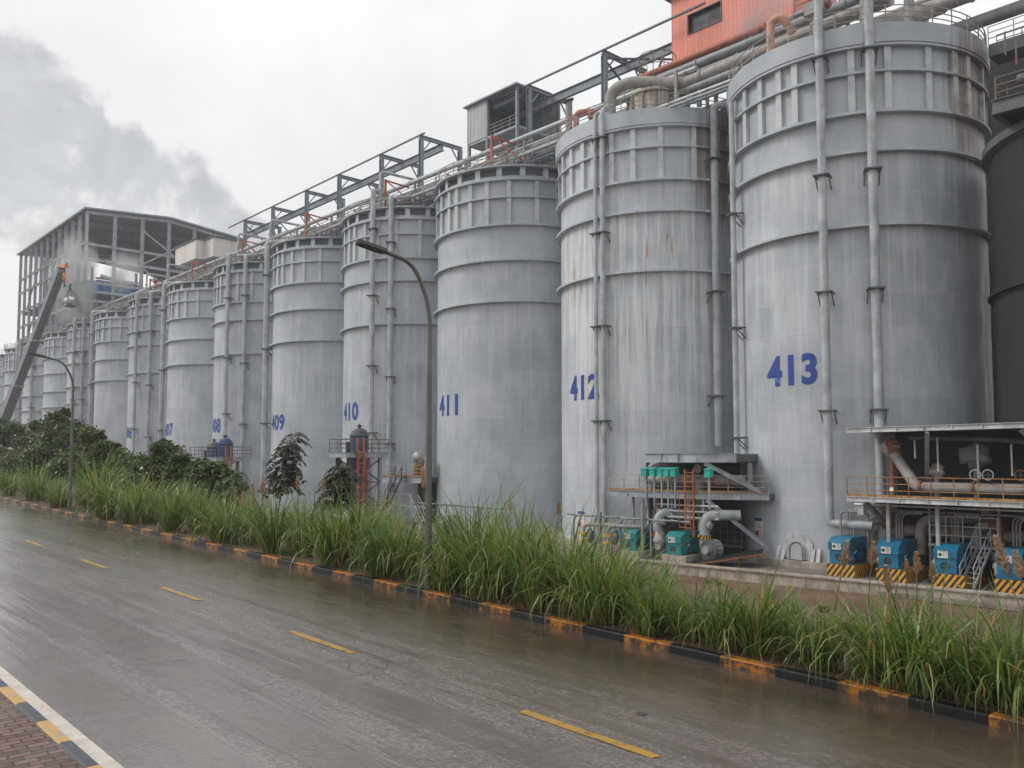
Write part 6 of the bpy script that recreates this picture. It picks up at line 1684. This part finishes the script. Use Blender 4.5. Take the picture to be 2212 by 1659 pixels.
# saplings with drooping pinnate leaves
def sapling(label, base_px, top_px, y, fronds, mat, seed, Lf=1.0, trunk_r=.035):
    rng = np.random.default_rng(seed)
    top = at(*top_px, y=y); b0_ = at(*base_px, y=y); zb = ground_z(b0_.x, y); root = Vector((b0_.x, y, zb))
    t_ = thing('sapling', label, 'tree', root, 0, 'young trees')
    bend = (root.lerp(top, .55)+Vector((-.12, 0, 0)))
    MB().tube([root-Vector((0, 0, .1)), root.lerp(bend, .5), bend, bend.lerp(top, .6), top], [trunk_r, trunk_r*.9, trunk_r*.75, trunk_r*.5, .008], 7).build('trunk', BARK, t_)
    VV, QQ = [], []; m = MB()
    for i in range(fronds):
        f = rng.uniform(.35, 1.0)**.8; s_ = root.lerp(bend, f/.55) if f < .55 else bend.lerp(top, (f-.55)/.45)
        a = rng.uniform(0, 2*pi); L = Lf*rng.uniform(.6, 1.1)*(1.15-.45*f)
        d = Vector((cos(a), sin(a), rng.uniform(.1, .6))).normalized(); pts = [s_]
        for k in range(7):
            pts.append(pts[-1]+d*(L/7)); d = (d+Vector((0, 0, -.24))).normalized()
        m.tube(pts, [.008]*len(pts), 4)
        for k in range(1, 8):
            dd = (pts[k]-pts[k-1]).normalized(); sd = Vector((-dd.y, dd.x, 0)).normalized()
            for sg in (-1, 1):
                e = (sd*sg+dd*.45+Vector((0, 0, -.55+rng.normal(0, .2)))).normalized(); l = L*.27*rng.uniform(.7, 1.1); w = l*.27
                n_ = e.cross(dd).normalized(); q = e.cross(n_)
                b = len(VV); c = pts[k]
                VV += [c, c+e*l*.45+q*w, c+e*l, c+e*l*.45-q*w+n_*w*.3]; QQ.append((b, b+1, b+2, b+3))
    m.build('twigs', BARK, t_)
    o = bpy.data.objects.new('crown', np_mesh('crown', [v-root for v in VV], QQ, mat)); COL.objects.link(o); o.parent = t_
sapling('leaning young tree with drooping dark leaflets before silo 409', (596, 1088), (633, 938), 17.5, 110, LEAF_D, 21, 1.15)
sapling('short dark young tree with a bright green top left of the orange ladder', (715, 1092), (738, 1004), 17, 95, LEAF_D, 22, 1.05)
sapling('little bright green sprig growing at the top of the second young tree', (738, 1030), (740, 996), 17, 16, LEAF_Y, 23, .5, .012)
sapling('small bright shrub at the right end of the trees by the broad plume', (505, 1085), (512, 1018), 17.5, 40, LEAF_Y, 24, .7, .02)
# ---------------------------------------------------------------- air and steam
def vol(name, density, col=(.86, .88, .90)):
    m = bpy.data.materials.new(name); m.use_nodes = True; n, l = m.node_tree.nodes, m.node_tree.links
    n.clear(); o = n.new('ShaderNodeOutputMaterial'); v = n.new('ShaderNodeVolumePrincipled')
    v.inputs['Color'].default_value = (*col, 1); v.inputs['Density'].default_value = density; v.inputs['Anisotropy'].default_value = 0.2
    l.new(v.outputs[0], o.inputs['Volume'])
    return m, n, l, v
HAZE, _, _, _ = vol('haze_air', 0.0006, (.90, .93, .97))
m = MB().box((-130, 60, 35), (420, 300, 75)); o = m.build('haze', HAZE)
tag(o, 'thin pale haze filling the air over the plant', 'haze', kind='stuff')
def steam(label, c, r, dens, seed):
    mt, n, l, v = vol('steam_vapour', 0, (.93, .94, .95))
    tc = n.new('ShaderNodeTexCoord')
    nz = n.new('ShaderNodeTexNoise'); nz.inputs['Scale'].default_value = 2.2/max(r)*1.4; nz.inputs['Detail'].default_value = 5; nz.inputs['Roughness'].default_value = .62; nz.inputs['Distortion'].default_value = .6
    l.new(tc.outputs['Object'], nz.inputs['Vector'])
    sc = n.new('ShaderNodeVectorMath'); sc.operation = 'DIVIDE'; sc.inputs[1].default_value = r; l.new(tc.outputs['Object'], sc.inputs[0])
    ln = n.new('ShaderNodeVectorMath'); ln.operation = 'LENGTH'; l.new(sc.outputs[0], ln.inputs[0])
    fo = n.new('ShaderNodeMath'); fo.operation = 'SUBTRACT'; fo.inputs[0].default_value = 1.0; l.new(ln.outputs['Value'], fo.inputs[1])
    a = n.new('ShaderNodeMapRange'); a.inputs[1].default_value = .42; a.inputs[2].default_value = .72; l.new(nz.outputs[0], a.inputs[0])
    mu = n.new('ShaderNodeMath'); mu.operation = 'MULTIPLY'; l.new(a.outputs[0], mu.inputs[0]); l.new(fo.outputs[0], mu.inputs[1]); mu.use_clamp = True
    m2 = n.new('ShaderNodeMath'); m2.operation = 'MULTIPLY'; l.new(mu.outputs[0], m2.inputs[0]); m2.inputs[1].default_value = dens; l.new(m2.outputs[0], v.inputs['Density'])
    o = MB().blob(c, tuple(q*.99 for q in r), jit=0, nu=16, nv=10).build('steam', mt, loc=c)
    return tag(o, label, 'steam', kind='stuff')
steam('white steam drifting behind the crane hook', at(158, 605, y=49.5), (13, 3.5, 10), 1.3, 1)
steam('thin steam inside the left part of the open hall', at(105, 545, y=56), (14, 6, 12), .35, 2)
steam('small puff of steam over the blue machine in the hall', at(262, 590, y=54), (9, 3.0, 4.5), .8, 3)
steam('steam puff at the foot of the crane boom behind the silos', at(170, 690, y=51), (8, 1.6, 4), .5, 4)
steam('white steam blowing across the orange building', at(1640, 40, y=54.6), (3.6, 1.5, 2.2), 1.6, 5)
